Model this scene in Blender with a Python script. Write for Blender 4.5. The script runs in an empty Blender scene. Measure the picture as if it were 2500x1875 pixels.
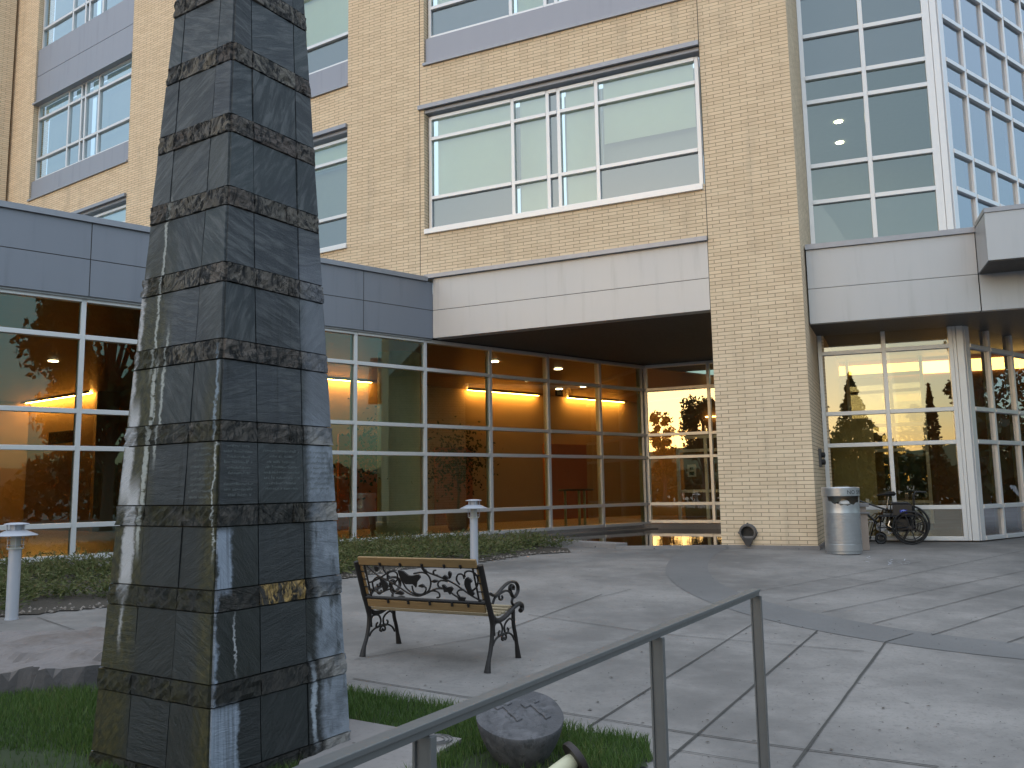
import bpy, math, random
from math import sin, cos, radians as rad, pi, sqrt, exp, log1p
from mathutils import Vector, Matrix
random.seed(7)
S = bpy.context.scene
COL = S.collection
# ------------------------------------------------------------------ camera
F_PX, PITCH, ROLL, CAM_H = 2070.3, rad(7.0443), rad(-.96378), 1.5
cp, sp = cos(PITCH), sin(PITCH)
FW = Vector((0, cp, sp)); UP0 = Vector((0, -sp, cp)); RT0 = Vector((1, 0, 0))
RT = RT0*cos(ROLL)+UP0*sin(ROLL); UP = UP0*cos(ROLL)-RT0*sin(ROLL)
cam_d = bpy.data.cameras.new('camera'); cam = bpy.data.objects.new('camera', cam_d); COL.objects.link(cam)
cam_d.sensor_width = 36; cam_d.lens = 36*F_PX/2500; cam_d.clip_start = .05; cam_d.clip_end = 3000
cam.matrix_world = Matrix(((RT.x, UP.x, -FW.x, 0), (RT.y, UP.y, -FW.y, 0), (RT.z, UP.z, -FW.z, CAM_H), (0, 0, 0, 1)))
S.camera = cam
# ------------------------------------------------------------------ sky and sun
SUN_AZ, SUN_EL = 220.0, 4.0          # heading clockwise from +Y: behind the viewer, low
w = bpy.data.worlds.new('World'); S.world = w; w.use_nodes = True
nt = w.node_tree; bg = nt.nodes['Background']
sky = nt.nodes.new('ShaderNodeTexSky'); sky.sky_type = 'NISHITA'; sky.sun_disc = False
sky.sun_elevation = rad(SUN_EL); sky.sun_rotation = rad(SUN_AZ)
sky.air_density = 1.0; sky.dust_density = 1.0; sky.ozone_density = 3.0
wb = nt.nodes.new('ShaderNodeMix'); wb.data_type = 'RGBA'; wb.blend_type = 'MULTIPLY'; wb.inputs[0].default_value = 1   # camera white balance for shade
wb.inputs[7].default_value = (1.6, 1.45, 1.22, 1); nt.links.new(sky.outputs[0], wb.inputs[6]); 
tc = nt.nodes.new('ShaderNodeTexCoord'); sx = nt.nodes.new('ShaderNodeSeparateXYZ'); nt.links.new(tc.outputs['Generated'], sx.inputs[0])   # added veil: brightens the sky towards the zenith for more overhead light
mr = nt.nodes.new('ShaderNodeMapRange'); mr.inputs[1].default_value = 0; mr.inputs[2].default_value = 1; mr.inputs[3].default_value = .5; mr.inputs[4].default_value = 7.0; nt.links.new(sx.outputs[2], mr.inputs[0])
vc = nt.nodes.new('ShaderNodeMix'); vc.data_type = 'RGBA'; vc.blend_type = 'MULTIPLY'; vc.inputs[0].default_value = 1; vc.inputs[6].default_value = (.87, .95, 1.05, 1); nt.links.new(mr.outputs[0], vc.inputs[7])
ad = nt.nodes.new('ShaderNodeMix'); ad.data_type = 'RGBA'; ad.blend_type = 'ADD'; ad.inputs[0].default_value = 1; nt.links.new(wb.outputs[2], ad.inputs[6]); nt.links.new(vc.outputs[2], ad.inputs[7])
nt.links.new(ad.outputs[2], bg.inputs[0]); bg.inputs[1].default_value = .12
sl = bpy.data.lights.new('sun', 'SUN'); sl.energy = .07; sl.angle = rad(50); sl.color = (1, .93, .84)
so = bpy.data.objects.new('sun', sl); COL.objects.link(so)
sd = Vector((sin(rad(SUN_AZ))*cos(rad(SUN_EL)), cos(rad(SUN_AZ))*cos(rad(SUN_EL)), sin(rad(SUN_EL))))
so.rotation_euler = sd.to_track_quat('Z', 'Y').to_euler()
S.view_settings.view_transform = 'Standard'; S.view_settings.look = 'None'
S.view_settings.exposure = .98; S.view_settings.gamma = 1
S.render.engine = 'CYCLES'
S.cycles.max_bounces = 7; S.cycles.transparent_max_bounces = 12; S.cycles.glossy_bounces = 4

# ------------------------------------------------------------------ helpers
def ray(px, py):
    return FW + RT*((px-1250)/F_PX) - UP*((py-937.5)/F_PX)
def gz(x, y):
    z = .10+.048*(y-7)-.010*x
    a = (.41-z)*25
    z = .41-(a if a > 30 else log1p(exp(a)))/25
    return max(z, -.32)
def hg(px, py):                      # photo point -> point on the ground
    d = ray(px, py); lo, hi = .5, 90
    for _ in range(50):
        m = (lo+hi)/2
        if CAM_H+d.z*m-gz(d.x*m, d.y*m) > 0: lo = m
        else: hi = m
    return Vector((d.x*lo, d.y*lo, CAM_H+d.z*lo))
def hz(px, py, z):
    d = ray(px, py); return Vector((0, 0, CAM_H))+d*((z-CAM_H)/d.z)
class Frame:                          # wall frame: x along the wall, y into the building, z up
    def __init__(s, o, head, z=0.0):
        s.o = Vector((o[0], o[1], z)); s.h = head; a = rad(head)
        s.d = Vector((sin(a), cos(a), 0)); s.n = Vector((-cos(a), sin(a), 0))
        s.m = Matrix(((s.d.x, s.n.x, 0, s.o.x), (s.d.y, s.n.y, 0, s.o.y), (0, 0, 1, s.o.z), (0, 0, 0, 1)))
    def pt(s, u, v, z=0): return s.o+s.d*u+s.n*v+Vector((0, 0, z))
    def on(s, px, py, v=0):           # photo point -> (u, z) on the plane v
        d = ray(px, py); o = s.pt(0, v); t = (s.n.dot(o))/(s.n.dot(d)); p = d*t
        return (p-o).dot(s.d), CAM_H+p.z-s.o.z
ID = Frame((0, 0), 90)
WM = {}
def link(o, parent, mw, label=None, cat=None, group=None, kind=None):
    COL.objects.link(o)
    if parent is not None:
        o.parent = parent; o.matrix_basis = WM[parent.name].inverted() @ mw
    else: o.matrix_basis = mw
    WM[o.name] = mw
    if label: o['label'] = label
    if cat: o['category'] = cat
    if group: o['group'] = group
    if kind: o['kind'] = kind
    return o
def thing(name, fr, label, cat, group=None):
    m = fr.m if isinstance(fr, Frame) else Matrix.Translation(Vector(fr))
    return link(bpy.data.objects.new(name, None), None, m.copy(), label, cat, group)
class MB:
    def __init__(s): s.v = []; s.f = []; s.sm = []
    def add(s, vs, fs, smooth=False):
        b = len(s.v); s.v += [tuple(v) for v in vs]
        s.f += [tuple(i+b for i in f) for f in fs]; s.sm += [smooth]*len(fs); return s
    def box(s, x0, x1, y0, y1, z0, z1):
        return s.add([(x0, y0, z0), (x1, y0, z0), (x1, y1, z0), (x0, y1, z0), (x0, y0, z1), (x1, y0, z1), (x1, y1, z1), (x0, y1, z1)],
                     [(0, 3, 2, 1), (4, 5, 6, 7), (0, 1, 5, 4), (1, 2, 6, 5), (2, 3, 7, 6), (3, 0, 4, 7)])
    def prism(s, poly, z0, z1):       # poly = list of (x,y) ccw
        n = len(poly)
        return s.add([(p[0], p[1], z0) for p in poly]+[(p[0], p[1], z1) for p in poly],
                     [tuple(range(n-1, -1, -1)), tuple(range(n, 2*n))]+[(i, (i+1) % n, n+(i+1) % n, n+i) for i in range(n)])
    def tube(s, pts, r, n=8, closed=False, caps=True, flat=None):
        P = [Vector(p) for p in pts]; k = len(P)
        R = r if isinstance(r, (list, tuple)) else [r]*k
        rings = []; ref = None
        for i, p in enumerate(P):
            if closed: t = P[(i+1) % k]-P[i-1]
            else: t = P[min(i+1, k-1)]-P[max(i-1, 0)]
            if t.length < 1e-9: t = Vector((0, 0, 1))
            t.normalize()
            if ref is None:
                ref = Vector((0, 0, 1)) if abs(t.z) < .9 else Vector((1, 0, 0))
            a = (ref-t*ref.dot(t))
            if a.length < 1e-5: a = t.orthogonal()
            a.normalize(); b = t.cross(a); ref = a
            if flat: ca, cb = flat
            else: ca = cb = 1
            rings.append([p+a*(R[i]*ca*cos(2*pi*j/n))+b*(R[i]*cb*sin(2*pi*j/n)) for j in range(n)])
        vs = [q for g in rings for q in g]; fs = []
        for i in range(k if closed else k-1):
            i2 = (i+1) % k
            for j in range(n):
                fs.append((i*n+j, i2*n+j, i2*n+(j+1) % n, i*n+(j+1) % n)[::-1])
        if caps and not closed:
            fs.append(tuple(range(n))); fs.append(tuple(range((k-1)*n, k*n))[::-1])
        return s.add(vs, fs, True)
    def lathe(s, prof, n=24, c=(0, 0, 0), axis='z', cap=True):
        vs = []; fs = []
        for (r, h) in prof:
            for j in range(n):
                a = 2*pi*j/n
                if axis == 'z': vs.append((c[0]+r*cos(a), c[1]+r*sin(a), c[2]+h))
                elif axis == 'y': vs.append((c[0]+r*cos(a), c[1]+h, c[2]+r*sin(a)))
                else: vs.append((c[0]+h, c[1]+r*cos(a), c[2]+r*sin(a)))
        for i in range(len(prof)-1):
            for j in range(n):
                q = (i*n+j, i*n+(j+1) % n, (i+1)*n+(j+1) % n, (i+1)*n+j)
                fs.append(q if axis == 'z' or axis == 'x' else q[::-1])
        if cap:
            fs.append(tuple(range(n))[::-1]); k = (len(prof)-1)*n; fs.append(tuple(range(k, k+n)))
        return s.add(vs, fs, True)
    def obj(s, name, mat, parent=None, fr=ID, bevel=0, attrs=None, **kw):
        me = bpy.data.meshes.new(name); me.from_pydata(s.v, [], s.f)
        me.polygons.foreach_set('use_smooth', s.sm)
        uv = me.uv_layers.new(name='UVMap'); buf = []
        for p in me.polygons:
            nx, ny, nz = (abs(t) for t in p.normal)
            for li in p.vertices:
                x, y, z = s.v[li]
                buf += ([x, y] if nz > .7 and nz >= nx and nz >= ny else [y, z] if nx > ny else [x, z])
        uv.data.foreach_set('uv', buf)
        if attrs:
            for an, vals in attrs.items():
                at = me.attributes.new(an, 'FLOAT', 'FACE') if not isinstance(vals[0], (tuple, list)) else me.attributes.new(an, 'FLOAT_VECTOR', 'CORNER')
                if isinstance(vals[0], (tuple, list)): at.data.foreach_set('vector', [c for v in vals for c in v])
                else: at.data.foreach_set('value', vals)
        if mat: me.materials.append(mat)
        if any(s.sm) and not all(s.sm) or any(s.sm):
            try: me.set_sharp_from_angle(angle=rad(38))
            except Exception: pass
        o = bpy.data.objects.new(name, me)
        mw = fr.m if isinstance(fr, Frame) else fr
        link(o, parent, mw.copy(), **kw)
        if bevel:
            b = o.modifiers.new('bevel', 'BEVEL'); b.width = bevel; b.segments = 2; b.limit_method = 'ANGLE'; b.angle_limit = rad(40)
        return o

# ------------------------------------------------------------------ materials
class NT:
    def __init__(s, name):
        s.m = bpy.data.materials.new(name); s.m.use_nodes = True; s.t = s.m.node_tree
        s.b = s.t.nodes['Principled BSDF']; s.out = s.t.nodes['Material Output']
    def n(s, ty, ins=None, **kw):
        nd = s.t.nodes.new('ShaderNode'+ty)
        for k, v in kw.items(): setattr(nd, k, v)
        for k, v in (ins or {}).items(): s.set(nd.inputs[k], v)
        return nd
    def set(s, sock, v):
        if hasattr(v, 'links') or isinstance(v, bpy.types.NodeSocket): s.t.links.new(v, sock)
        elif isinstance(v, bpy.types.Node): s.t.links.new(v.outputs[0], sock)
        elif isinstance(v, (tuple, list)) and len(v) == 3 and sock.type == 'RGBA': sock.default_value = (*v, 1)
        else: sock.default_value = v
    def math(s, op, a, b=0.0, c=None, clamp=False):
        nd = s.t.nodes.new('ShaderNodeMath'); nd.operation = op; nd.use_clamp = clamp
        s.set(nd.inputs[0], a); s.set(nd.inputs[1], b)
        if c is not None: s.set(nd.inputs[2], c)
        return nd.outputs[0]
    def mix(s, f, a, b, blend='MIX'):
        nd = s.t.nodes.new('ShaderNodeMix'); nd.data_type = 'RGBA'; nd.blend_type = blend
        s.set(nd.inputs[0], f); s.set(nd.inputs[6], a); s.set(nd.inputs[7], b); return nd.outputs[2]
    def ramp(s, f, stops):
        nd = s.t.nodes.new('ShaderNodeValToRGB'); cr = nd.color_ramp
        while len(cr.elements) < len(stops): cr.elements.new(.5)
        for e, (p, c) in zip(cr.elements, stops):
            e.position = p; e.color = (c, c, c, 1) if isinstance(c, (int, float)) else (*c, 1)
        s.set(nd.inputs[0], f); return nd.outputs[0]
    def coord(s, kind='Object'): return s.n('TexCoord').outputs[kind]
    def vmap(s, v, sc): return s.n('Mapping', {0: v, 3: sc}).outputs[0]
    def noise(s, v, sc, det=4, rough=.55, dist=0):
        return s.n('TexNoise', {'Vector': v, 'Scale': sc, 'Detail': det, 'Roughness': rough, 'Distortion': dist}).outputs[0]
    def vor(s, v, sc, feat='F1', out=0): return s.n('TexVoronoi', {'Vector': v, 'Scale': sc}, feature=feat).outputs[out]
    def sep(s, v): return s.n('SeparateXYZ', {0: v}).outputs
    def sstep(s, x, a, b):
        nd = s.n('MapRange', {0: x, 1: a, 2: b, 3: 0., 4: 1.}, interpolation_type='SMOOTHSTEP'); return nd.outputs[0]
    def bump(s, h, st=.3, dist=.01):
        s.set(s.b.inputs['Normal'], s.n('Bump', {'Strength': st, 'Distance': dist, 'Height': h}).outputs[0])
    def p(s, **kw):
        for k, v in kw.items(): s.set(s.b.inputs[{'col': 'Base Color', 'rough': 'Roughness', 'metal': 'Metallic', 'spec': 'Specular IOR Level', 'em': 'Emission Color', 'es': 'Emission Strength', 'coat': 'Coat Weight'}[k]], v)
        return s.m
def simple(name, col, rough=.6, metal=0, var=.12, sc=8, spec=.5, bump=0, bsc=60):
    m = NT(name); v = m.coord()
    f = m.noise(v, sc, 5)
    c = m.mix(f, tuple(x*(1-var) for x in col), tuple(min(1, x*(1+var)) for x in col))
    m.p(col=c, rough=m.math('ADD', m.math('MULTIPLY', m.noise(v, sc*2.3, 3), .2), rough-.1), metal=metal, spec=spec)
    if bump: m.bump(m.noise(v, bsc, 4), bump, .004)
    return m.m
def emis(name, col, st):
    m = NT(name); return m.p(col=(.02, .02, .02), em=col, es=st)
def make_brick():
    m = NT('buff_brick'); uv = m.coord('UV')
    br = m.n('TexBrick', {'Vector': uv, 'Color1': (.82, .655, .46), 'Color2': (.71, .555, .375), 'Mortar': (.33, .245, .165), 'Scale': 1.0,
                          'Mortar Size': .0066, 'Mortar Smooth': .1, 'Bias': -.1, 'Brick Width': .305, 'Row Height': .0677}, offset=.42)
    big = m.noise(uv, .8, 4); fine = m.noise(uv, 30, 3)
    c = m.mix(m.math('MULTIPLY', big, .3), br.outputs[0], (.56, .43, .30))
    c = m.mix(m.math('MULTIPLY', m.sstep(fine, .55, .8), .25), c, (.40, .31, .22))
    st = m.noise(m.vmap(uv, (2.2, .35, 1)), 1.2, 5, .6)
    c = m.mix(m.math('MULTIPLY', m.sstep(st, .50, .78), .38), c, (.36, .29, .21))
    pt = m.noise(m.vmap(uv, (1, 3, 1)), 1.7, 3); c = m.mix(m.math('MULTIPLY', m.sstep(pt, .52, .6), .16), c, (.86, .72, .52))
    m.p(col=c, rough=.85, spec=.25)
    m.bump(m.math('ADD', m.math('MULTIPLY', br.outputs[1], -1.0), m.math('MULTIPLY', fine, .25)), .45, .006)
    return m.m
def make_panel(name, col, rough=.38):
    m = NT(name); v = m.coord(); s = m.vmap(v, (.5, .5, .12))
    f = m.noise(s, 5, 5); g = m.noise(v, 70, 2)
    c = m.mix(f, tuple(x*.93 for x in col), tuple(x*1.06 for x in col))
    st = m.sstep(m.noise(m.vmap(v, (3, 3, .25)), 1.6, 5), .52, .75)
    c = m.mix(m.math('MULTIPLY', st, .32), c, tuple(x*.6 for x in col))
    m.p(col=c, metal=.35, rough=m.math('ADD', m.math('MULTIPLY', f, .15), rough-.05)); m.bump(m.noise(v, 1.7, 2), .12, .02)
    m.bump(g, .03, .002)
    return m.m
def make_glass(name, tint, refl, wav=.02, gcol=(.93, 1.0, .97)):
    m = NT(name); t = m.t; v = m.coord()
    gl = m.n('BsdfGlossy', {'Color': gcol, 'Roughness': 0.0}); tr = m.n('BsdfTransparent', {'Color': tint})
    bm = m.n('Bump', {'Strength': wav, 'Distance': .03, 'Height': m.noise(v, .9, 2)}).outputs[0]
    m.set(gl.inputs['Normal'], bm)
    fr = m.n('LayerWeight', {'Blend': .5}).outputs[0]
    fac = m.math('ADD', m.math('MULTIPLY', m.math('POWER', fr, 2.2), .9), refl, clamp=True)
    mx = m.n('MixShader', {0: fac, 1: tr.outputs[0], 2: gl.outputs[0]}); t.links.new(mx.outputs[0], m.out.inputs[0])
    return m.m
def make_concrete(name='concrete', base=(.305, .284, .268), dark=(.145, .137, .131), seed=0):
    m = NT(name); v = m.coord(); v2 = m.n('Mapping', {0: v, 1: (seed, seed*2, 0)}).outputs[0]
    a = m.noise(v2, .55, 6, .62); b = m.noise(v2, 3.5, 5, .6); f = m.noise(v2, 90, 2)
    c = m.mix(m.sstep(a, .35, .7), dark, base); c = m.mix(m.math('MULTIPLY', m.sstep(b, .45, .75), .35), c, tuple(x*1.12 for x in base)); c = m.mix(m.math('MULTIPLY', m.sstep(m.noise(m.vmap(v2, (1, 1.8, 1)), 1.9, 6, .7, .8), .48, .66), .30), c, tuple(x*1.1 for x in dark)); c = m.mix(m.math('MULTIPLY', m.sstep(m.noise(v2, 13, 4, .7), .54, .68), .30), c, dark)
    c = m.mix(m.math('MULTIPLY', f, .4), c, dark)
    g5 = m.noise(v2, 28, 4, .7); c = m.mix(m.math('MULTIPLY', m.sstep(g5, .52, .66), .30), c, tuple(x*.72 for x in dark))
    # scattered dark specks: gum and dried leaves
    d = m.vor(v2, 4.5); sp_ = m.math('SUBTRACT', 1.0, m.sstep(d, .05, .08)); keep = m.sstep(m.noise(v2, 1.3, 2), .40, .46)
    c = m.mix(m.math('MULTIPLY', m.math('MULTIPLY', sp_, keep), .8), c, (.07, .065, .06))
    d2 = m.vor(m.vmap(v2, (1, 2.2, 1)), 9); sp2 = m.math('SUBTRACT', 1.0, m.sstep(d2, .09, .16)); keep2 = m.sstep(m.noise(v2, .9, 3), .42, .55)
    c = m.mix(m.math('MULTIPLY', m.math('MULTIPLY', sp2, keep2), .55), c, (.12, .115, .11))
    m.p(col=c, rough=.85, spec=.3); m.bump(m.math('ADD', m.math('MULTIPLY', f, .4), b), .18, .006)
    return m.m
BRICK = make_brick()
PANEL_L = make_panel('light_metal_panel', (.42, .435, .46)); PANEL_D = make_panel('grey_metal_panel', (.23, .245, .285))
PANEL_M = make_panel('mid_metal_panel', (.29, .30, .345))
FLASH = simple('flashing_metal', (.30, .31, .345), .4, .5)
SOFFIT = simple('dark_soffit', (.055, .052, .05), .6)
FRAME = simple('window_frame_aluminium', (.70, .70, .71), .35, .35, var=.04)
FRAME_D = simple('frame_aluminium_inner', (.34, .345, .36), .4, .4)
GLASS_W = make_glass('lobby_glass', (.70, .74, .64), .12, gcol=(.72, 1.0, .88))
GLASS_E = make_glass('entry_glass', (.70, .72, .60), .30, gcol=(1, .97, .82))
GLASS_U = make_glass('upper_glass', (.76, .86, .82), .21, gcol=(.92, 1.0, 1.0)); GLASS_A = make_glass('blue_upper_glass', (.70, .80, .84), .42, gcol=(.82, .95, 1.0))
GLASS_G = make_glass('tower_glass', (.66, .76, .72), .17, gcol=(.9, 1.0, .98)); GLASS_D = make_glass('tower_side_glass', (.66, .76, .72), .36, gcol=(.84, .91, 1.0))
BLIND = simple('roller_blind', (.74, .84, .78), .9, var=.03)
SPAN = simple('spandrel_blue_grey', (.19, .205, .30), .5, var=.04)
DARKBACK = simple('dark_room', (.05, .06, .07), .9)
CONC = make_concrete(); CONC_B = make_concrete('dark_band_concrete', (.175, .170, .168), (.14, .137, .136), 5.); CURB = make_concrete('curb_stone', (.30, .28, .27), (.2, .185, .18), 9.)
JOINT = simple('joint_gap', (.06, .057, .052), .95)
IRON = simple('cast_iron', (.022, .018, .017), .45, .3, bump=.4, bsc=120)
WOOD = NT('bench_wood'); _v = WOOD.coord(); _g = WOOD.noise(WOOD.vmap(_v, (2, 30, 30)), 4, 5)
WOOD.p(col=WOOD.mix(_g, (.20, .115, .045), (.36, .225, .095)), rough=.6); WOOD = WOOD.m
WOOD_P = NT('weathered_slat_wood'); _v = WOOD_P.coord(); _g = WOOD_P.noise(WOOD_P.vmap(_v, (2, 30, 30)), 4, 5)
WOOD_P.p(col=WOOD_P.mix(_g, (.25, .19, .115), (.42, .34, .22)), rough=.7); WOOD_P = WOOD_P.m
STEEL = simple('galvanised_steel', (.135, .14, .142), .45, .35, var=.1, sc=20)
LAMPM = simple('lamp_grey_paint', (.42, .44, .49), .4, .1, var=.05)
BLACK = simple('black_rubber', (.012, .012, .013), .55); BLACKV = simple('black_vinyl', (.014, .014, .016), .35)
CHROME = simple('chrome', (.6, .6, .62), .18, 1.0)

# ------------------------------------------------------------------ ground
FW_ = Frame((-7.636, 12.791), 49.5)                    # lobby window wall
B0 = (-1.657, 17.739); FB = Frame(B0, 114.8)           # street front of the brick wing
FM = Frame((-3.671, 18.67), 121.3); FA = Frame((-10.74, 22.97), 124.4)
FE = Frame((3.527, 22.325), 114.8)                     # entrance glass
FG = Frame((6.051, 16.576), 109.7)                     # glass tower, street side
FF = Frame((5.42, 15.211), 109.7)                      # metal band of the tower
FD = Frame((8.482, 15.705), 53.0)                      # glass tower, right side
def grid_axis(lo, hi, fine_lo, fine_hi, st, coarse):
    a = [fine_lo+i*st for i in range(int((fine_hi-fine_lo)/st)+1)]
    x = fine_lo; s = st
    L = []
    while x > lo: s *= coarse; x -= s; L.append(max(x, lo))
    x = a[-1]; s = st; H = []
    while x < hi: s *= coarse; x += s; H.append(min(x, hi))
    return L[::-1]+a+H
xs = grid_axis(-600, 600, -10, 12, .5, 1.5); ys = grid_axis(-600, 600, 0, 24, .5, 1.5)
g = MB(); g.add([(x, y, gz(x, y)) for y in ys for x in xs], [(j*len(xs)+i, j*len(xs)+i+1, (j+1)*len(xs)+i+1, (j+1)*len(xs)+i) for j in range(len(ys)-1) for i in range(len(xs)-1)], True)
g.obj('ground', CONC, kind='structure', label='pale grey concrete plaza paving')
def resample(pts, st):
    out = [Vector(pts[0][:2])]
    for a, b in zip(pts, pts[1:]):
        a = Vector(a[:2]); b = Vector(b[:2]); n = max(1, int((b-a).length/st))
        out += [a.lerp(b, (i+1)/n) for i in range(n)]
    return out
def drape_strip(mb, pts, w, lift, jit=0.0):
    w *= .85
    P = resample(pts, .25)
    L = []
    for i, p in enumerate(P):
        t = (P[min(i+1, len(P)-1)]-P[max(i-1, 0)]).normalized(); n = Vector((-t.y, t.x)); ww = w*(1+random.uniform(-jit, jit))/2
        n_off = random.uniform(-jit, jit)*w*.5
        a = p+n*(ww+n_off); b = p-n*(ww-n_off); L += [(a.x, a.y, gz(a.x, a.y)+lift), (b.x, b.y, gz(b.x, b.y)+lift)]
    mb.add(L, [(2*i, 2*i+1, 2*i+3, 2*i+2)[::-1] for i in range(len(P)-1)])
    for i in range(len(mb.f)): pass
def chaikin(p, k=2):
    for _ in range(k):
        q = [p[0]]
        for a, b in zip(p, p[1:]): q += [tuple(.75*a[i]+.25*b[i] for i in range(2)), tuple(.25*a[i]+.75*b[i] for i in range(2))]
        p = q+[p[-1]]
    return p
outer = chaikin([(3.62, 15.2), (3.12, 15.1), (2.59, 14.0), (2.13, 12.4), (2.0, 11.2), (2.05, 10.2), (2.22, 9.41), (2.47, 8.76), (2.82, 8.18), (3.25, 7.68), (3.7, 7.3), (4.3, 6.95), (5.5, 6.3)])
inner = chaikin([(3.75, 15.1), (3.25, 14.1), (2.76, 12.5), (2.58, 11.3), (2.62, 10.4), (2.76, 9.81), (2.9, 9.4), (3.14, 8.97), (3.45, 8.42), (3.9, 7.96), (4.45, 7.55), (5.0, 7.2), (6.0, 6.7)])
b = MB(); n = len(outer)
for i in range(n-1):
    for k in range(4):
        a0 = Vector(outer[i]).lerp(Vector(inner[i]), k/4); a1 = Vector(outer[i]).lerp(Vector(inner[i]), (k+1)/4)
        c0 = Vector(outer[i+1]).lerp(Vector(inner[i+1]), k/4); c1 = Vector(outer[i+1]).lerp(Vector(inner[i+1]), (k+1)/4)
        b.add([(q.x, q.y, gz(q.x, q.y)+.004) for q in (a0, a1, c1, c0)], [(0, 1, 2, 3)])
b.obj('path_band', CONC_B, kind='structure', label='curving darker concrete band in the paving')
jm = MB()
G2 = lambda *p: [hg(*q) for q in p]
J = [(((1937, 1875), (2163, 1568)), .020), (((1625, 1862), (1995, 1542)), .018), (((1435, 1778), (1630, 1655), (1860, 1511)), .014),
     (((861, 1658), (1154, 1706), (1370, 1741), (1695, 1794), (1958, 1831), (2292, 1875)), .013), (((1640, 1832), (1864, 1867)), .010),
     (((865, 1612), (1190, 1555)), .012), (((1190, 1555), (1470, 1452)), .012), (((1640, 1428), (1700, 1500)), .0),
     (((1290, 1502), (1620, 1550)), .011), (((1620, 1550), (2110, 1592)), .011), (((2163, 1568), (2230, 1548)), .012),
     (((1920, 1468), (2500, 1345)), .010), (((2010, 1496), (2500, 1395)), .010), (((2130, 1524), (2500, 1428)), .011), (((2275, 1552), (2500, 1480)), .012), (((2460, 1570), (2500, 1556)), .012),
     (((1850, 1445), (2250, 1372)), .009), (((2150, 1388), (2500, 1420)), .008), (((2000, 1405), (2330, 1450)), .008), (((2230, 1365), (2500, 1385)), .007),
     (((1400, 1405), (1650, 1424)), .009), (((1420, 1470), (1540, 1440)), .008), (((0, 1543), (110, 1570)), .01), (((90, 1508), (230, 1556)), .01)]
for ln, wd in J:
    if wd > 0: drape_strip(jm, [hg(*a) for a in ln], wd, .008, .25)
jm.obj('paving_joints', JOINT, kind='structure', label='dark control joints between the paving slabs')
# faint chalk scribble on the paving
ck = MB()
for (px, py, n_) in ((2195, 1372, 14), (2115, 1365, 5)):
    for _ in range(n_):
        x = px+random.uniform(-26, 26)*(n_/14); y = py+random.uniform(-6, 7)
        x2 = x+random.uniform(-14, 14); y2 = y+random.uniform(-4, 4)
        drape_strip(ck, [hg(x, y), hg(x2, y2)], .012, .009, .5)
ck.obj('chalk_mark', simple('chalk', (.50, .52, .58), .9), label='pale chalk scribble on the paving in front of the wheelchair', kind='structure')

# ------------------------------------------------------------------ brick building
BLD = thing('hospital_building', FB, 'large buff brick and glass building with grey metal bands and a glazed lobby', 'building')
def wall_pieces(mb, u0, u1, z0, z1, holes, y0=0.0, y1=.35):
    us = sorted({u0, u1, *[h[0] for h in holes if u0 < h[0] < u1], *[h[1] for h in holes if u0 < h[1] < u1]})
    for a, c in zip(us, us[1:]):
        m = (a+c)/2; hs = sorted([(h[2], h[3]) for h in holes if h[0] < m < h[1]])
        z = z0
        for h0, h1 in hs:
            if h0 > z: mb.box(a, c, y0, y1, z, h0)
            z = max(z, h1)
        if z < z1: mb.box(a, c, y0, y1, z, z1)
def window(fr, u0, u1, z0, z1, us, zs, kinds, parent, name='window', y=.14, t=.075, dep=.12, glass=None, frame=None, sill=True, backs=True):
    """us, zs: inner mullion / transom centres; kinds[col][row] from the bottom"""
    glass = glass or GLASS_U; frame = frame or FRAME
    f = MB(); U = [u0+t/2]+list(us)+[u1-t/2]; Z = [z0+t/2]+list(zs)+[z1-t/2]
    for i, u in enumerate(U): f.box(u-t/2, u+t/2, y, y+dep, z0, z1)
    for z in Z:
        for a, c in zip(U, U[1:]): f.box(a+t/2, c-t/2, y-.012, y+dep-.02, z-t/2, z+t/2)
    root = f.obj(name, frame, parent, fr, bevel=.004)
    g = MB(); yg = y+.055
    for a, c in zip(U, U[1:]):
        for p, q in zip(Z, Z[1:]):
            g.add([(a+t/2, yg, p+t/2), (c-t/2, yg, p+t/2), (c-t/2, yg, q-t/2), (a+t/2, yg, q-t/2)], [(0, 1, 2, 3)])
    g.obj('pane', glass, root, fr)
    if backs:
        mats = {'b': (BLIND, .13), 's': (SPAN, .03), 'd': (DARKBACK, .5), 'g': (GREYB, .30), 'n': (NARROW, .03)}
        nm = {'b': 'blind', 's': 'spandrel_pane', 'd': 'backing', 'g': 'room_back', 'n': 'spandrel_pane'}
        def cell(k, *bx): MB().box(*bx).obj(nm[k], mats[k][0], root, fr)
        for i, (a, c) in enumerate(zip(U, U[1:])):
            for j, (p, q) in enumerate(zip(Z, Z[1:])):
                k = kinds[min(i, len(kinds)-1)][j] if kinds else 's'
                rb = (a+.002, c-.002, yg+.30, yg+.305, p+.002, q-.002)
                if k == 'h':
                    cell('b', a+.09, c-.09, yg+.13, yg+.135, p+(q-p)*.40, q+.02); cell('g', *rb)
                elif k in 'sn': cell(k, a+t/2, c-t/2, yg+.03, yg+.035, p, q)
                elif k == 'g': cell('g', *rb)
                else: cell('b', a+.1, c-.1, yg+.13, yg+.135, p-.03, q+.03); cell('g', *rb)
    if sill:
        MB().box(u0-.02, u1+.02, -.05, y+.02, z0-.11, z0-.004).obj('sill', frame, root, fr, bevel=.005)
    return root
GREYB = simple('room_grey', (.36, .40, .43), .9, var=.05); NARROW = simple('vent_panel', (.22, .23, .32), .6)
PAT = [0, 2.04, 2.84, 3.085, 3.905, 5.98]
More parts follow.
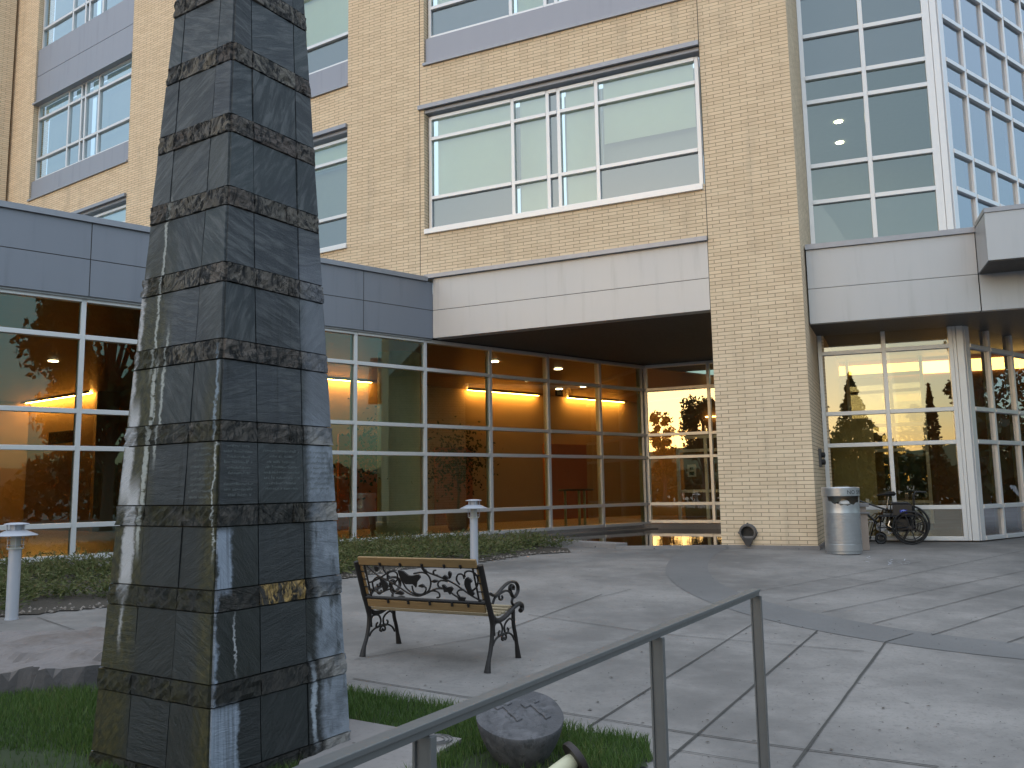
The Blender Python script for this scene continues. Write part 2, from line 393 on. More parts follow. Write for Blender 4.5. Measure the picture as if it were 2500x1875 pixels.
def std_window(fr, uL, zb, parent, sc=1.0, full=True, kinds=None, sill=True, glass=None):
    us = [uL+p*sc for p in PAT]
    kinds = kinds or [('s', 'b', 'b'), ('b', 'b', 'b'), ('n', 'n', 'n'), ('b', 'b', 'b'), ('s', 'h', 'b')]
    return window(fr, us[0], us[-1], zb, zb+2.6, us[1:-1], [zb+.74, zb+2.09], kinds, parent, sill=sill, glass=glass)
# front wall B
hB = [(-.31, 5.87, .3, 5.99), (-.20, 5.87, 7.10, 9.83), (-.20, 5.87, 10.84, 14.15), (-.2, 5.87, 15.0, 18.6)]
m = MB()
wall_pieces(m, -2.235, 7.485, 5.99, 20, hB)
m.obj('brick_wall', BRICK, BLD, FB)
m = MB(); m.box(5.87, 7.485, -.012, 2.18, .40, 5.99); m.box(7.485-.35, 7.485, .351, 2.18, 5.991, 20); m.obj('brick_pier', BRICK, BLD, FB)
m = MB(); m.box(5.84, 7.515, -.03, 2.1, .30, .455); m.obj('pier_base', CURB, BLD, FB)
m = MB()
for u in (-.31, 5.872): m.box(u-.006, u+.006, -.003, .003, 6.0, 20)
m.obj('control_joint', JOINT, BLD, FB)
std_window(FB, -.17, 7.10, BLD); std_window(FB, -.17, 11.52, BLD, sill=False, kinds=[('s', 'b', 'b'), ('b', 'b', 'b'), ('n', 'n', 'n'), ('b', 'b', 'b'), ('s', 'h', 'b')])
def lintel(fr, u0, u1, z, parent):
    m = MB(); m.box(u0, u1, -.07, .30, z-.09, z); m.box(u0+.01, u1-.01, .02, .29, z-.17, z-.092); m.obj('lintel', FLASH, parent, fr)
lintel(FB, -.33, 5.87, 9.92, BLD)
def spandrel(fr, u0, u1, z0, z1, parent, joint=None):
    m = MB(); m.box(u0, u1, .05, .14, z0, (joint or z1)-.008)
    if joint: m.box(u0, u1, .05, .14, joint+.008, z1)
    m.obj('spandrel_panel', PANEL_M, parent, fr)
    MB().box(u0-.02, u1+.02, -.05, .16, z0-.06, z0-.002).obj('flashing', FLASH, parent, fr)
spandrel(FB, -.19, 5.86, 10.90, 11.51, BLD)
# canopy over the entrance
m = MB()
m.box(.004, 5.86, -.01, .25, 4.70, 5.29); m.box(.004, 5.86, -.01, .25, 5.302, 5.99)
m.obj('canopy_fascia', PANEL_L, BLD, FB)
MB().box(-.17, 5.87, -.10, .28, 5.992, 6.075).obj('canopy_flashing', FLASH, BLD, FB)
MB().box(.02, 5.85, .0, .24, 5.28, 5.31).obj('fascia_joint', JOINT, BLD, FB)
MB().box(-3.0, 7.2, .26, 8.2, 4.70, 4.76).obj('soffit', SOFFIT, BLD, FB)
# facet M and A
hM = [(-5.98, -.03, 7.04, 9.85), (-5.98, -.03, 10.84, 14.15), (-5.98, -.03, 15.95, 18.7)]
m = MB(); wall_pieces(m, -8.27, 0, 5.5, 20, hM); m.obj('brick_wall', BRICK, BLD, FM)
km = [('s', 'b', 'b'), ('b', 'b', 'b'), ('n', 'n', 'n'), ('b', 'b', 'b'), ('s', 'g', 'b')]
std_window(FM, -5.98, 7.08, BLD, sc=.995, kinds=km); std_window(FM, -5.98, 11.52, BLD, sc=.995, sill=False, kinds=[('s', 'b', 'b')]*4+[('s', 'b', 'b')])
lintel(FM, -6.0, -.03, 9.92, BLD); spandrel(FM, -5.97, -.04, 10.90, 11.51, BLD)
hA = [(-5.56, 0, 7.04, 9.85), (-5.56, 0, 10.84, 20)]
m = MB(); wall_pieces(m, -7.25, 0, 5.5, 20, hA); m.obj('brick_wall', BRICK, BLD, FA)
kd = [('g', 'g', 'b'), ('g', 'g', 'b'), ('n', 'n', 'n'), ('g', 'g', 'b'), ('g', 'g', 'b')]
for zb in (7.08, 11.52, 15.98): std_window(FA, -5.54, zb, BLD, sc=.925, sill=(zb < 8), kinds=kd, glass=GLASS_A)
lintel(FA, -5.58, 0, 9.92, BLD); spandrel(FA, -5.55, -.01, 10.90, 11.51, BLD); spandrel(FA, -5.55, -.01, 14.13, 15.97, BLD, 15.05)
pA = FA.pt(-7.25, 0); FT = Frame(pA, 229.0)
MB().box(0, .8, 0, .35, 5.5, 20).obj('brick_wall', BRICK, BLD, FT)
# ------------------------------------------------------------------ lobby wing
ZS = [1.05, 2.25, 2.84, 4.035]
def curtain(fr, us, z0, z1, zs, glass, parent, t=.075, frame=None, name='glass_wall', dep=.14, mt=None):
    frame = frame or FRAME; mt = mt or t
    f = MB()
    for u in us: f.box(u-mt/2, u+mt/2, -.02, dep, z0, z1)
    for z in [z0+t/2]+zs+[z1-t/2]:
        for a, c in zip(us, us[1:]): f.box(a+mt/2, c-mt/2, -.035, dep-.02, z-t/2, z+t/2)
    r = f.obj(name, frame, parent, fr, bevel=.004)
    g = MB(); Z = [z0+t/2]+zs+[z1-t/2]
    for a, c in zip(us, us[1:]):
        for p, q in zip(Z, Z[1:]):
            g.add([(a+mt/2, .03, p+t/2), (c-mt/2, .03, p+t/2), (c-mt/2, .03, q-t/2), (a+mt/2, .03, q-t/2)], [(0, 1, 2, 3)])
    g.obj('pane', glass, r, fr)
    return r
UW = [-7.3, -5.6, -3.95, -2.3, -.69, .976, 2.64, 4.3, 5.96, 7.63, 9.40, 11.17, 12.95, 14.70]
curtain(FW_, UW, .52, 4.68, ZS, GLASS_W, BLD)
m = MB(); m.box(-7.3, 14.9, -.10, .16, .36, .518); m.obj('curb', CURB, BLD, FW_)
m = MB(); m.box(-7.3, 14.6, -.42, -.102, .30, .452); m.obj('base_ledge', CURB, BLD, FW_)
m = MB(); ju = [-7.4, -4.04, 1.017, 6.07, 7.755]
for a, c in zip(ju, ju[1:]):
    for z0, z1 in ((4.69, 5.288), (5.302, 5.90)): m.box(a+.007, c-.007 if c < 7.7 else c, -.12, -.05, z0, z1)
m.obj('fascia', PANEL_D, BLD, FW_)
MB().box(-7.4, 7.74, -.11, .0, 4.70, 5.93).obj('fascia_backing', JOINT, BLD, FW_)
MB().box(-7.4, 7.60, -.17, .35, 5.905, 6.0).obj('parapet_cap', FLASH, BLD, FW_)
MB().box(-7.4, 7.75, -.08, .02, 4.655, 4.698).obj('head_trim', FRAME_D, BLD, FW_)
MB().box(-7.4, 15.5, .02, 16.9, 5.0, 5.7).obj('wing_roof', SOFFIT, BLD, FW_)
# entrance glass
UE = [0, 1.665, 3.35, 5.0, 6.6]
curtain(FE, UE, .56, 4.69, ZS, GLASS_E, BLD)
MB().box(-.1, 6.6, -.35, .1, .36, .545).obj('curb', CURB, BLD, FE)
MB().box(-.2, -.04, -.14, .14, .5, 4.69).obj('corner_post', FRAME_D, BLD, FE)
# wall between entrance and tower
m = MB(); pg = FG.pt(0, 0); m.box(0, 6.2, -.12, .0, .3, 4.8); m.obj('brick_wall', BRICK, BLD, Frame((pg.x, pg.y), 24.8))
# ---- lobby interior
WALLI = simple('lobby_tan_wall', (.33, .21, .10), .8, var=.1, sc=1.5); WALLR = simple('lobby_rust_wall', (.30, .09, .035), .7)
CEILI = NT('lobby_wood_ceiling'); _v = CEILI.coord(); _g = CEILI.noise(CEILI.vmap(_v, (.6, 9, 1)), 3, 4)
CEILI.p(col=CEILI.mix(_g, (.16, .085, .04), (.36, .20, .10)), rough=.38); CEILI = CEILI.m
FLOORI = simple('lobby_floor', (.24, .18, .13), .3)
WARM = (1.0, .50, .12)
COVE = emis('cove_light_glow', (1.0, .50, .11), 60.0)
DOWN = emis('downlight_glow', (1.0, .80, .5), 14.0)
MB().box(-8, 22, .16, 18, .34, .44).obj('lobby_floor', FLOORI, BLD, FW_)
MB().box(-8, 22, .15, 18, 4.665, 4.695).obj('lobby_ceiling', CEILI, BLD, FW_)
m = MB(); m.box(5.2, 22, 6.6, 6.9, .44, 4.66); m.box(5.2, 5.5, 6.9, 13, .44, 4.66); m.box(-8, 6, 17.6, 17.8, .44, 4.66); m.box(-8.2, -8, 0, 17.3, .44, 4.66); m.box(22, 22.2, 0, 7, .44, 4.66)
m.box(4.55, 5.5, 13.001, 13.3, .44, 4.66)
m.obj('lobby_wall', WALLI, BLD, FW_)
for a, c, z in ((9.2, 10.6, 3.1), (12.5, 13.9, 2.8), (17, 19, 3.0)): MB().box(a, c, 6.5, 6.597, .44, z).obj('rust_panel', WALLR, BLD, FW_)
def cove(u0, u1, y):
    MB().box(u0, u1, y-.17, y-.11, 4.61, 4.64).obj('cove_light', COVE, BLD, FW_)
    MB().box(u0-.1, u1+.1, y-.29, y-.26, 4.605, 4.664).obj('cove_lip', WALLI, BLD, FW_)
uu = [FW_.on(x, y_, 6.55)[0] for x, y_ in ((720, 940), (902, 950), (1040, 965), (1138, 970), (1310, 975), (1382, 980), (1561, 995), (1800, 1000))]
cove(5.6, uu[1], 6.6); cove(uu[3], uu[4], 6.6); cove(uu[5], min(uu[6]+.4, 21), 6.6)
a_, c_ = hz(75, 994, 4.5), hz(235, 970, 4.5)
fc = Frame((a_.x, a_.y), math.degrees(math.atan2(c_.x-a_.x, c_.y-a_.y))); L_ = (c_-a_).length
MB().box(0, L_, -.17, -.11, 4.61, 4.64).obj('cove_light', emis('cove_light_soft', (1.0, .50, .11), 60), BLD, fc); MB().box(-.1, L_+.1, -.29, -.26, 4.605, 4.664).obj('cove_lip', WALLI, BLD, fc)
MB().box(-.6, L_+.25, .02, .2, .44, 4.66).obj('lobby_wall', WALLI, BLD, fc)
m = MB(); c0 = FW_.on(975, 1100, 1.9)[0]
m.lathe([(.56, .44), (.56, .62), (.53, .62), (.53, .80), (.50, .82), (.50, 4.67)], 40, (c0, 1.9, 0)); m.obj('round_column', simple('column_green_grey', (.42, .54, .47), .5), BLD, FW_)
m = MB(); m.box(c0-.02, c0+.03, 5, 5.3, .44, 4.66); 
for (px, py) in ((1363, 901), (1207, 883), (1138, 915), (1290, 930), (1425, 944), (1365, 950), (130, 882)):
    p = hz(px, py, 4.655); MB().lathe([(.11, 0), (.11, .006)], 16, (p.x, p.y, 4.652)).obj('downlight', DOWN, BLD)
# desk area seen at the left
DESKW = simple('desk_wood', (.40, .22, .09), .45)
# ------------------------------------------------------------------ glass tower
UG = [.045, 1.20, 2.36]; UD = [.16, 1.0, 2.0, 3.0, 4.0, 5.0, 6.0]
TOW = BLD
zl = [1.03, 2.23, 2.845, 4.035]
curtain(FG, UG, .42, 4.60, zl, GLASS_E, TOW, t=.075); curtain(FD, UD, .42, 4.60, zl, GLASS_D, TOW, t=.075)
zu = [7.12, 7.875, 9.23, 9.755, 10.66, 11.57, 12.35, 13.7]
rg = curtain(FG, UG, 5.3, 15.0, zu, GLASS_G, TOW, t=.085); rd = curtain(FD, UD, 5.3, 15.0, zu, GLASS_D, TOW, t=.085)
cpst = MB()
for z0, z1 in ((.42, 4.60), (5.3, 15)):
    cpst.box(2.40, 2.455, -.02, .13, z0, z1); cpst.box(2.46, 2.575, -.03, .13, z0, z1)
cpst.obj('corner_post', FRAME, TOW, FG, bevel=.004)
cpst = MB()
for z0, z1 in ((.42, 4.60), (5.3, 15)): cpst.box(.03, .12, -.02, .13, z0, z1)
cpst.obj('corner_post', FRAME, TOW, FD, bevel=.004)
TSP = simple('tower_spandrel_light', (.34, .37, .45), .5, var=.03); TSP2 = simple('tower_spandrel_purple', (.20, .20, .34), .5, var=.03)
ROOMW = simple('tower_room_wall', (.46, .52, .49), .9, var=.06)
m = MB(); m.box(.08, 2.40, .06, .07, 5.3, 7.10); m.obj('spandrel_pane', TSP, rg, FG)
m = MB(); m.box(.08, 2.40, .06, .07, 9.76, 11.56); m.obj('spandrel_pane', TSP2, rg, FG)
for z0, z1 in ((5.3, 7.10), (9.76, 11.56)): MB().box(.10, 6.0, .06, .07, z0, z1).obj('spandrel_pane', TSP, rd, FD)
# tower rooms
def room(fr, u0, u1, y1, z0, z1, mat, parent, nm='tower_room'):
    m = MB(); m.box(u0, u1, y1, y1+.1, z0, z1); m.box(u0-.1, u0, .12, y1+.1, z0, z1); m.box(u0-.1, u1, .12, y1+.1, z1, z1+.1); m.box(u0-.1, u1, .12, y1+.1, z0-.1, z0)
    return m.obj(nm, mat, parent, fr)
for z0, z1 in ((7.05, 9.75), (11.6, 14.9)):
    m = MB(); R_ = [(0, .12), (2.5, .12), (5.7, 5.0), (0, 5.0)]
    m.prism(R_, z1, z1+.1); m.prism(R_, z0-.1, z0); m.box(0, 5.7, 5.0, 5.1, z0, z1); m.box(-.1, 0, .12, 5.1, z0, z1)
    m.obj('tower_room', ROOMW, TOW, FG)
for px, py in ((2047, 297), (2050, 348)):
    p = hz(px, py, 9.745); MB().lathe([(.09, 0), (.09, .006)], 16, (p.x, p.y, 9.738)).obj('downlight', DOWN, BLD)
LTAN = simple('tower_lobby_tan', (.66, .57, .30), .8); LBR = simple('tower_lobby_brick', (.24, .11, .05), .85)
m = MB(); m.prism([(0, .16), (2.6, .16), (6.6, 6.2), (0, 6.2)], .34, .43); m.obj('tower_floor', FLOORI, TOW, FG)
m = MB(); m.prism([(0, .16), (2.6, .16), (6.6, 6.2), (0, 6.2)], 4.50, 4.58); m.obj('tower_ceiling', CEILI, TOW, FG)
m = MB(); m.box(.0, 5.2, 4.2, 4.3, .43, 4.50); m.box(-.1, 0, .15, 4.3, .43, 4.5); m.obj('tower_wall', LBR, TOW, FG)
m = MB(); m.box(.05, .95, .6, .75, .43, 2.78); m.obj('tan_partition', LTAN, TOW, FG)
MB().box(.1, 5.0, 4.165, 4.19, 4.02, 4.30).obj('cove_light', emis('tower_cove_glow', (1, .50, .12), 5.0), TOW, FG)
# metal band around the tower
m = MB()
for z0, z1 in ((4.39, 5.028), (5.038, 5.76)):
    m.box(.03, 2.79, 0, .14, z0, z1); m.box(2.81, 9.5, 0, .14, z0, z1)
m.obj('band_panel', PANEL_L, TOW, FF)
MB().box(.035, 9.4, .03, .2, 4.42, 5.8).obj('band_backing', JOINT, TOW, FF)
MB().box(.02, 2.80, -.05, .35, 5.765, 5.86).obj('band_cap', FLASH, TOW, FF)
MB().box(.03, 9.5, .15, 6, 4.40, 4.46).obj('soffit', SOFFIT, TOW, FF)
MB().box(.1, 9.5, .36, 3.0, 5.60, 5.82).obj('band_roof', FLASH, TOW, FF)
m = MB(); m.box(2.80, 9.5, -.93, -.02, 5.04, 5.83); m.obj('box_canopy', PANEL_L, TOW, FF)
MB().box(2.79, 9.5, -.95, .0, 5.835, 5.91).obj('box_canopy_cap', FLASH, TOW, FF)
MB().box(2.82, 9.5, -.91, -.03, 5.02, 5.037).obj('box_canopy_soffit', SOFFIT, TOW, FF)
# entrance vestibule doors behind the entrance glass
m = MB()
for u in (.2, 1.0, 1.75, 2.5, 3.3, 4.1): m.box(u-.04, u+.04, 2.4, 2.5, .44, 2.9)
for z in (.5, 1.35, 2.5, 2.88): m.box(.2, 4.1, 2.41, 2.49, z-.04, z+.04)
m.obj('sliding_door', FRAME, BLD, FE)
MB().box(.0, 7, .15, 6, .345, .445).obj('vestibule_floor', FLOORI, BLD, FE)
m = MB(); m.box(-.5, 7, 6, 6.1, .44, 4.7); m.obj('vestibule_wall', simple('vestibule_brown', (.13, .075, .045), .8), BLD, FE)
m = MB(); m.box(.48, .72, 2.36, 2.38, 1.75, 2.1); m.obj('door_sign', simple('sign_white', (.6, .6, .58), .6), BLD, FE)
m = MB(); m.box(.55, .65, 2.35, 2.358, 1.95, 2.02); m.box(.53, .67, 2.35, 2.358, 1.80, 1.90); m.obj('door_sign_mark', BLACK, BLD, FE)
MB().box(.3, 3.0, 5.9, 5.96, 3.70, 3.74).obj('cove_light', emis('vestibule_glow', (1.0, .55, .15), 12), BLD, FE)
#@@OBJECTS
# ------------------------------------------------------------------ stone obelisk
OB = (-1.6753, 5.0455, rad(-12.57))
def ob_s(z): return .98746-.09498*z-.00083*z*z
def ob_c(z, k, grow=0):              # k 0 front, 1 right, 2 back, 3 left corner
    h = (ob_s(z)+grow)/sqrt(2); a = OB[2]+pi-k*pi/2
    return Vector((OB[0]+h*sin(a), OB[1]+h*cos(a), z))
def make_slate():
    m = NT('slate_tiles'); t = m.t
    uvn = m.n('Attribute', attribute_name='tuv').outputs['Vector']; U, V, Wd = m.sep(uvn)   # U from face centre, V height, W face id
    r1 = m.n('Attribute', attribute_name='rnd').outputs['Fac']; ty = m.n('Attribute', attribute_name='band').outputs['Fac']
    hw = m.n('Attribute', attribute_name='hw').outputs['Fac']
    base = m.n('CombineXYZ', {0: U, 1: V, 2: m.math('MULTIPLY', Wd, 7.3)}).outputs[0]
    off = m.n('CombineXYZ', {0: m.math('MULTIPLY', r1, 37.), 1: m.math('MULTIPLY', r1, 91.), 2: m.math('MULTIPLY', Wd, 7.3)}).outputs[0]
    loc = m.n('VectorMath', {0: base, 1: off}, operation='ADD').outputs[0]
    rot = m.n('VectorRotate', {'Vector': loc, 'Angle': m.math('MULTIPLY', m.math('SUBTRACT', r1, .5), 2.6)}, rotation_type='Z_AXIS').outputs[0]
    grain = m.noise(m.vmap(rot, (1.6, 9, 1)), 3.2, 7, .62, .6); fine = m.noise(m.vmap(rot, (6, 22, 1)), 9, 5, .7, 1.0); cloud = m.noise(loc, 2.6, 5, .6)
    n1 = m.noise(base, 5.5, 6, .65); n2 = m.noise(m.vmap(base, (7, .9, 1)), 3.0, 6, .6); n3 = m.noise(base, 26, 4, .6)
    slate = m.ramp(r1, [(0, (.030, .038, .044)), (.25, (.050, .062, .068)), (.45, (.056, .063, .076)), (.6, (.036, .042, .050)), (.8, (.072, .078, .080)), (1, (.054, .068, .062))])
    slate = m.mix(m.math('MULTIPLY', m.sstep(grain, .42, .68), .8), slate, (.118, .126, .132)); slate = m.mix(m.math('MULTIPLY', m.sstep(cloud, .5, .72), .55), slate, (.040, .046, .058))
    slate = m.mix(m.math('MULTIPLY', m.sstep(m.noise(m.vmap(rot, (1, 3.5, 1)), 1.6, 5, .6, 1.5), .56, .66), .6), slate, (.025, .030, .036)); slate = m.mix(m.math('MULTIPLY', m.sstep(fine, .58, .72), .45), slate, (.19, .20, .21))
    warm = m.ramp(r1, [(0, (.15, .135, .115)), (.3, (.24, .205, .175)), (.5, (.15, .12, .105)), (.75, (.21, .19, .16)), (.93, (.24, .20, .15)), (1, (.62, .40, .14))])
    warm = m.mix(m.sstep(grain, .45, .62), warm, (.075, .068, .062)); warm = m.mix(m.sstep(m.noise(m.vmap(loc, (2.5, 1.1, 1)), 7, 8, .75, 1.5), .48, .56), warm, (.014, .014, .016))
    col = m.mix(ty, slate, warm)
    # dark tips running down out of the rough bands
    # wetness towards the foot: darker stone below about 2.4 m (water runs down this fountain)
    wet = m.math('SUBTRACT', 1.0, m.sstep(m.math('ADD', V, m.math('MULTIPLY', m.math('SUBTRACT', n2, .5), 1.6)), .9, 3.2))
    col = m.mix(m.math('MULTIPLY', wet, m.math('SUBTRACT', .80, m.math('MULTIPLY', m.math('GREATER_THAN', r1, .97), .55))), col, (.011, .013, .012))
    dO = m.math('SUBTRACT', hw, m.math('MULTIPLY', U, 1.0))   # distance to the outer edge (U positive outwards)
    dF = m.math('ADD', hw, U)                                  # distance to the front edge
    left = m.math('LESS_THAN', Wd, .5); right = m.math('SUBTRACT', 1.0, left)
    jit = m.math('ADD', m.math('MULTIPLY', m.math('SUBTRACT', n1, .5), .08), m.math('MULTIPLY', m.math('SUBTRACT', m.noise(m.vmap(base, (1, 1.6, 1)), 24, 5, .75), .5), .06)); jit2 = m.math('MULTIPLY', m.math('SUBTRACT', n2, .5), .16)
    def zone(lo, hi, so=.25): return m.math('MULTIPLY', m.sstep(V, lo-so/2, lo+so/2), m.math('SUBTRACT', 1.0, m.sstep(V, hi-so/2, hi+so/2)))
    def streak(d, c, hwid, lo, hi, side, soft=.018, j=None, so=.2):
        x = m.math('ABSOLUTE', m.math('SUBTRACT', m.math('ADD', d, j if j is not None else jit), c))
        q = m.math('SUBTRACT', 1.0, m.sstep(x, hwid-soft, hwid+soft))
        return m.math('MULTIPLY', m.math('MULTIPLY', q, zone(lo, hi, so)), side)
    # olive algae
    alg = m.math('MULTIPLY', left, m.math('MULTIPLY', m.math('SUBTRACT', 1.0, m.sstep(m.math('ADD', dO, jit2), .20, .34)), m.math('SUBTRACT', 1.0, m.sstep(V, 2.3, 3.3))))
    algf = m.math('MULTIPLY', left, m.math('MULTIPLY', m.math('SUBTRACT', 1.0, m.sstep(m.math('ADD', dF, jit2), .05, .16)), m.math('SUBTRACT', 1.0, m.sstep(V, 1.7, 2.4))))
    algb = m.math('MULTIPLY', m.math('MULTIPLY', ty, left), m.math('MULTIPLY', m.math('SUBTRACT', 1.0, m.sstep(V, 1.7, 2.2)), m.sstep(n1, .42, .6)))
    al = m.math('MAXIMUM', m.math('MAXIMUM', alg, algf), algb)
    col = m.mix(m.math('MULTIPLY', al, .80), col, m.mix(m.sstep(n3, .35, .65), (.022, .022, .007), (.066, .056, .014)))
    tips = m.math('MULTIPLY', m.math('SUBTRACT', 1.0, m.sstep(V, 2.2, 3.0)), m.sstep(m.noise(m.vmap(base, (9, .5, 1)), 2.2, 4, .5), .60, .68))
    col = m.mix(m.math('MULTIPLY', tips, .5), col, (.008, .009, .008))
    WH = (.50, .50, .52); BL = (.20, .25, .31)
    brk = m.sstep(m.noise(m.vmap(base, (2, 5, 1)), 4.5, 5, .7), .34, .42)
    # white lime crust, left face
    for c, wd, lo, hi, j in ((.13, .050, .97, 1.55, jit), (.05, .045, 1.45, 2.0, jit), (.02, .014, 2.0, 2.75, jit), (.145, .008, .7, .92, jit)):
        col = m.mix(m.math('MULTIPLY', streak(dO, c, wd, lo, hi, left, j=j), .9), col, WH)
    for c, wd, lo, hi in ((.215, .018, 1.2, 2.25), (.17, .010, 2.2, 3.2), (.29, .010, 1.7, 2.4)):
        col = m.mix(m.math('MULTIPLY', m.math('MULTIPLY', streak(dO, c, wd, lo, hi, left, .008), brk), .75), col, (.46, .48, .46))
    col = m.mix(m.math('MULTIPLY', streak(dF, .028, .008, 1.80, 2.30, left, .006), brk), col, BL)
    col = m.mix(m.math('MULTIPLY', streak(dF, .02, .005, 1.2, 1.85, left, .005), brk), col, (.40, .42, .42))
    # right face: pale lime veil along the outer edge, streaks by the front edge
    veil = m.math('MULTIPLY', streak(dO, .05, .16, -.2, 1.95, right, .03, so=.3), m.sstep(m.noise(m.vmap(base, (3, 1, 1)), 3, 5, .6), .30, .50))
    veil2 = m.math('MULTIPLY', streak(dO, .05, .14, 1.9, 2.9, right, .05, so=.4), .40)
    veilc = m.mix(m.sstep(n1, .38, .62), (.15, .17, .20), m.mix(ty, (.27, .30, .35), (.36, .34, .32)))
    col = m.mix(m.math('MULTIPLY', veil, .92), col, veilc); col = m.mix(veil2, col, (.27, .29, .34))
    tex = m.math('ADD', .55, m.math('MULTIPLY', m.sstep(m.noise(m.vmap(base, (14, .5, 1)), 4, 3, .6), .35, .55), .45))
    for c, wd, lo, hi in ((.045, .045, .99, 1.31), (.0, .014, .3, 1.0), (.08, .085, -.3, .43)):
        col = m.mix(m.math('MULTIPLY', streak(dF, c, wd, lo, hi, right, .012, so=.06), tex), col, (.27, .31, .38))
    col = m.mix(streak(dO, .27, .016, .12, .52, right, .01), col, (.36, .40, .45))
    col = m.mix(m.math('MULTIPLY', streak(dF, .13, .006, .62, .85, right, .004), .8), col, WH)
    m.p(col=col, spec=.4, rough=m.math('SUBTRACT', m.math('ADD', .50, m.math('MULTIPLY', cloud, .25)), m.math('MULTIPLY', wet, .26)))
    h = m.math('ADD', m.math('MULTIPLY', grain, m.math('ADD', .55, m.math('MULTIPLY', ty, 2.2))), m.math('MULTIPLY', fine, m.math('ADD', .3, ty)))
    m.bump(h, .9, .016)
    return m.m
SLATE = make_slate()
bz = [4.995, 4.545, 4.099, 3.652, 3.212, 2.768, 2.334, 1.889, 1.441, 1.009, .55, .105]   # tops of the rough bands
OBT = thing('stone_obelisk', (OB[0], OB[1], gz(OB[0], OB[1])), 'tall tapering obelisk clad in dark slate tiles with rough bands and white lime streaks', 'monument')
m = MB(); A = {'rnd': [], 'band': [], 'hw': []}; TUV = []
rr = random.Random(5)
rows = [(5.35, 5.0, 0)]
for i, z in enumerate(bz):
    rows.append((z, z-.112, 1)); zn = bz[i+1] if i+1 < len(bz) else -.35
    rows.append((z-.112, zn, 0))
zt = 5.35
for (z1, z0, bd) in rows:
    if z1-z0 < .01: continue
    for face in range(4):
        def P(u, z, out):            # u metres from the face centre, positive away from the front corner
            if face == 0: a, c = ob_c(z, 0), ob_c(z, 3)
            elif face == 1: a, c = ob_c(z, 0), ob_c(z, 1)
            elif face == 2: a, c = ob_c(z, 1), ob_c(z, 2)
            else: a, c = ob_c(z, 3), ob_c(z, 2)
            d = (c-a).normalized(); mid = (a+c)/2
            nn = Vector((mid.x-OB[0], mid.y-OB[1], 0)).normalized()
            return mid+d*u+nn*out
        w0, w1 = ob_s(z0)/2, ob_s(z1)/2
        cj = [-.167, .167]
        if bd and rr.random() < .5: cj = [-.167, rr.uniform(-.05, .1), .167]
        cols = [(-w0, -w1)]+[(j, j) for j in cj]+[(w0, w1)]
        if bd == 0 and cols[0][0] > -.18: cols = [(-w0, -w1), (w0, w1)]
        for (a0, a1), (c0, c1) in zip(cols, cols[1:]):
            out = .012+rr.uniform(-.003, .004)+(.006 if bd else 0); gp = .0035; rv = rr.random()*.93
            if bd and face == 1 and abs(z1-1.009) < .01 and abs(a0+.167) < .01: rv = 1.0
            e0, e1 = (0 if abs(a0+w0) < 1e-6 else gp), (0 if abs(c0-w0) < 1e-6 else gp)
            nsub = 4 if bd else 1
            q = [(a0+e0, z0+gp), (c0-e1, z0+gp), (c1-e1, z1-gp), (a1+e0, z1-gp)]
            nu, nv = (9, 4) if bd else (3, 3)
            def bil(s_, t_): return ((q[0][0]*(1-s_)+q[1][0]*s_)*(1-t_)+(q[3][0]*(1-s_)+q[2][0]*s_)*t_, q[0][1]*(1-t_)+q[3][1]*t_)
            uvz = [bil(i/nu, j/nv) for j in range(nv+1) for i in range(nu+1)]
            amp = .008 if bd else .0016
            vs = [P(u, z, out+rr.uniform(-amp, amp)) for u, z in uvz]+[P(u, z, -.03) for u, z in q]
            q = uvz+q; K = len(uvz); c_i = [0, nu, K-1, K-1-nu]
            fs = [(j*(nu+1)+i, j*(nu+1)+i+1, (j+1)*(nu+1)+i+1, (j+1)*(nu+1)+i) for j in range(nv) for i in range(nu)]
            fs += [tuple([i for i in range(nu, -1, -1)]+[K, K+1]), tuple([(nu+1)*j+nu for j in range(nv, -1, -1)]+[K+1, K+2]), tuple([K-1-nu+i for i in range(nu+1)]+[K+2, K+3]), tuple([(nu+1)*j for j in range(nv+1)]+[K+3, K])]
            if face in (0, 3): fs = [f[::-1] for f in fs]
            m.add(vs, fs)
            for f in fs:
                A['rnd'].append(rv); A['band'].append(float(bd)); A['hw'].append((w0+w1)/2)
                for i in f: TUV.append((q[i][0], q[i][1], float(face % 2) if face < 2 else face*3.0))
A['tuv'] = TUV
m.obj('slate_cladding', SLATE, OBT, attrs=A)
core = MB(); L0 = [ob_c(-.35, k, -.01) for k in range(4)]; L1 = [ob_c(5.35, k, -.01) for k in range(4)]
core.add(L0+L1, [(0, 1, 2, 3), (7, 6, 5, 4), (0, 4, 5, 1), (1, 5, 6, 2), (2, 6, 7, 3), (3, 7, 4, 0)]); core.obj('grout_core', simple('grout', (.03, .032, .03), .9), OBT)
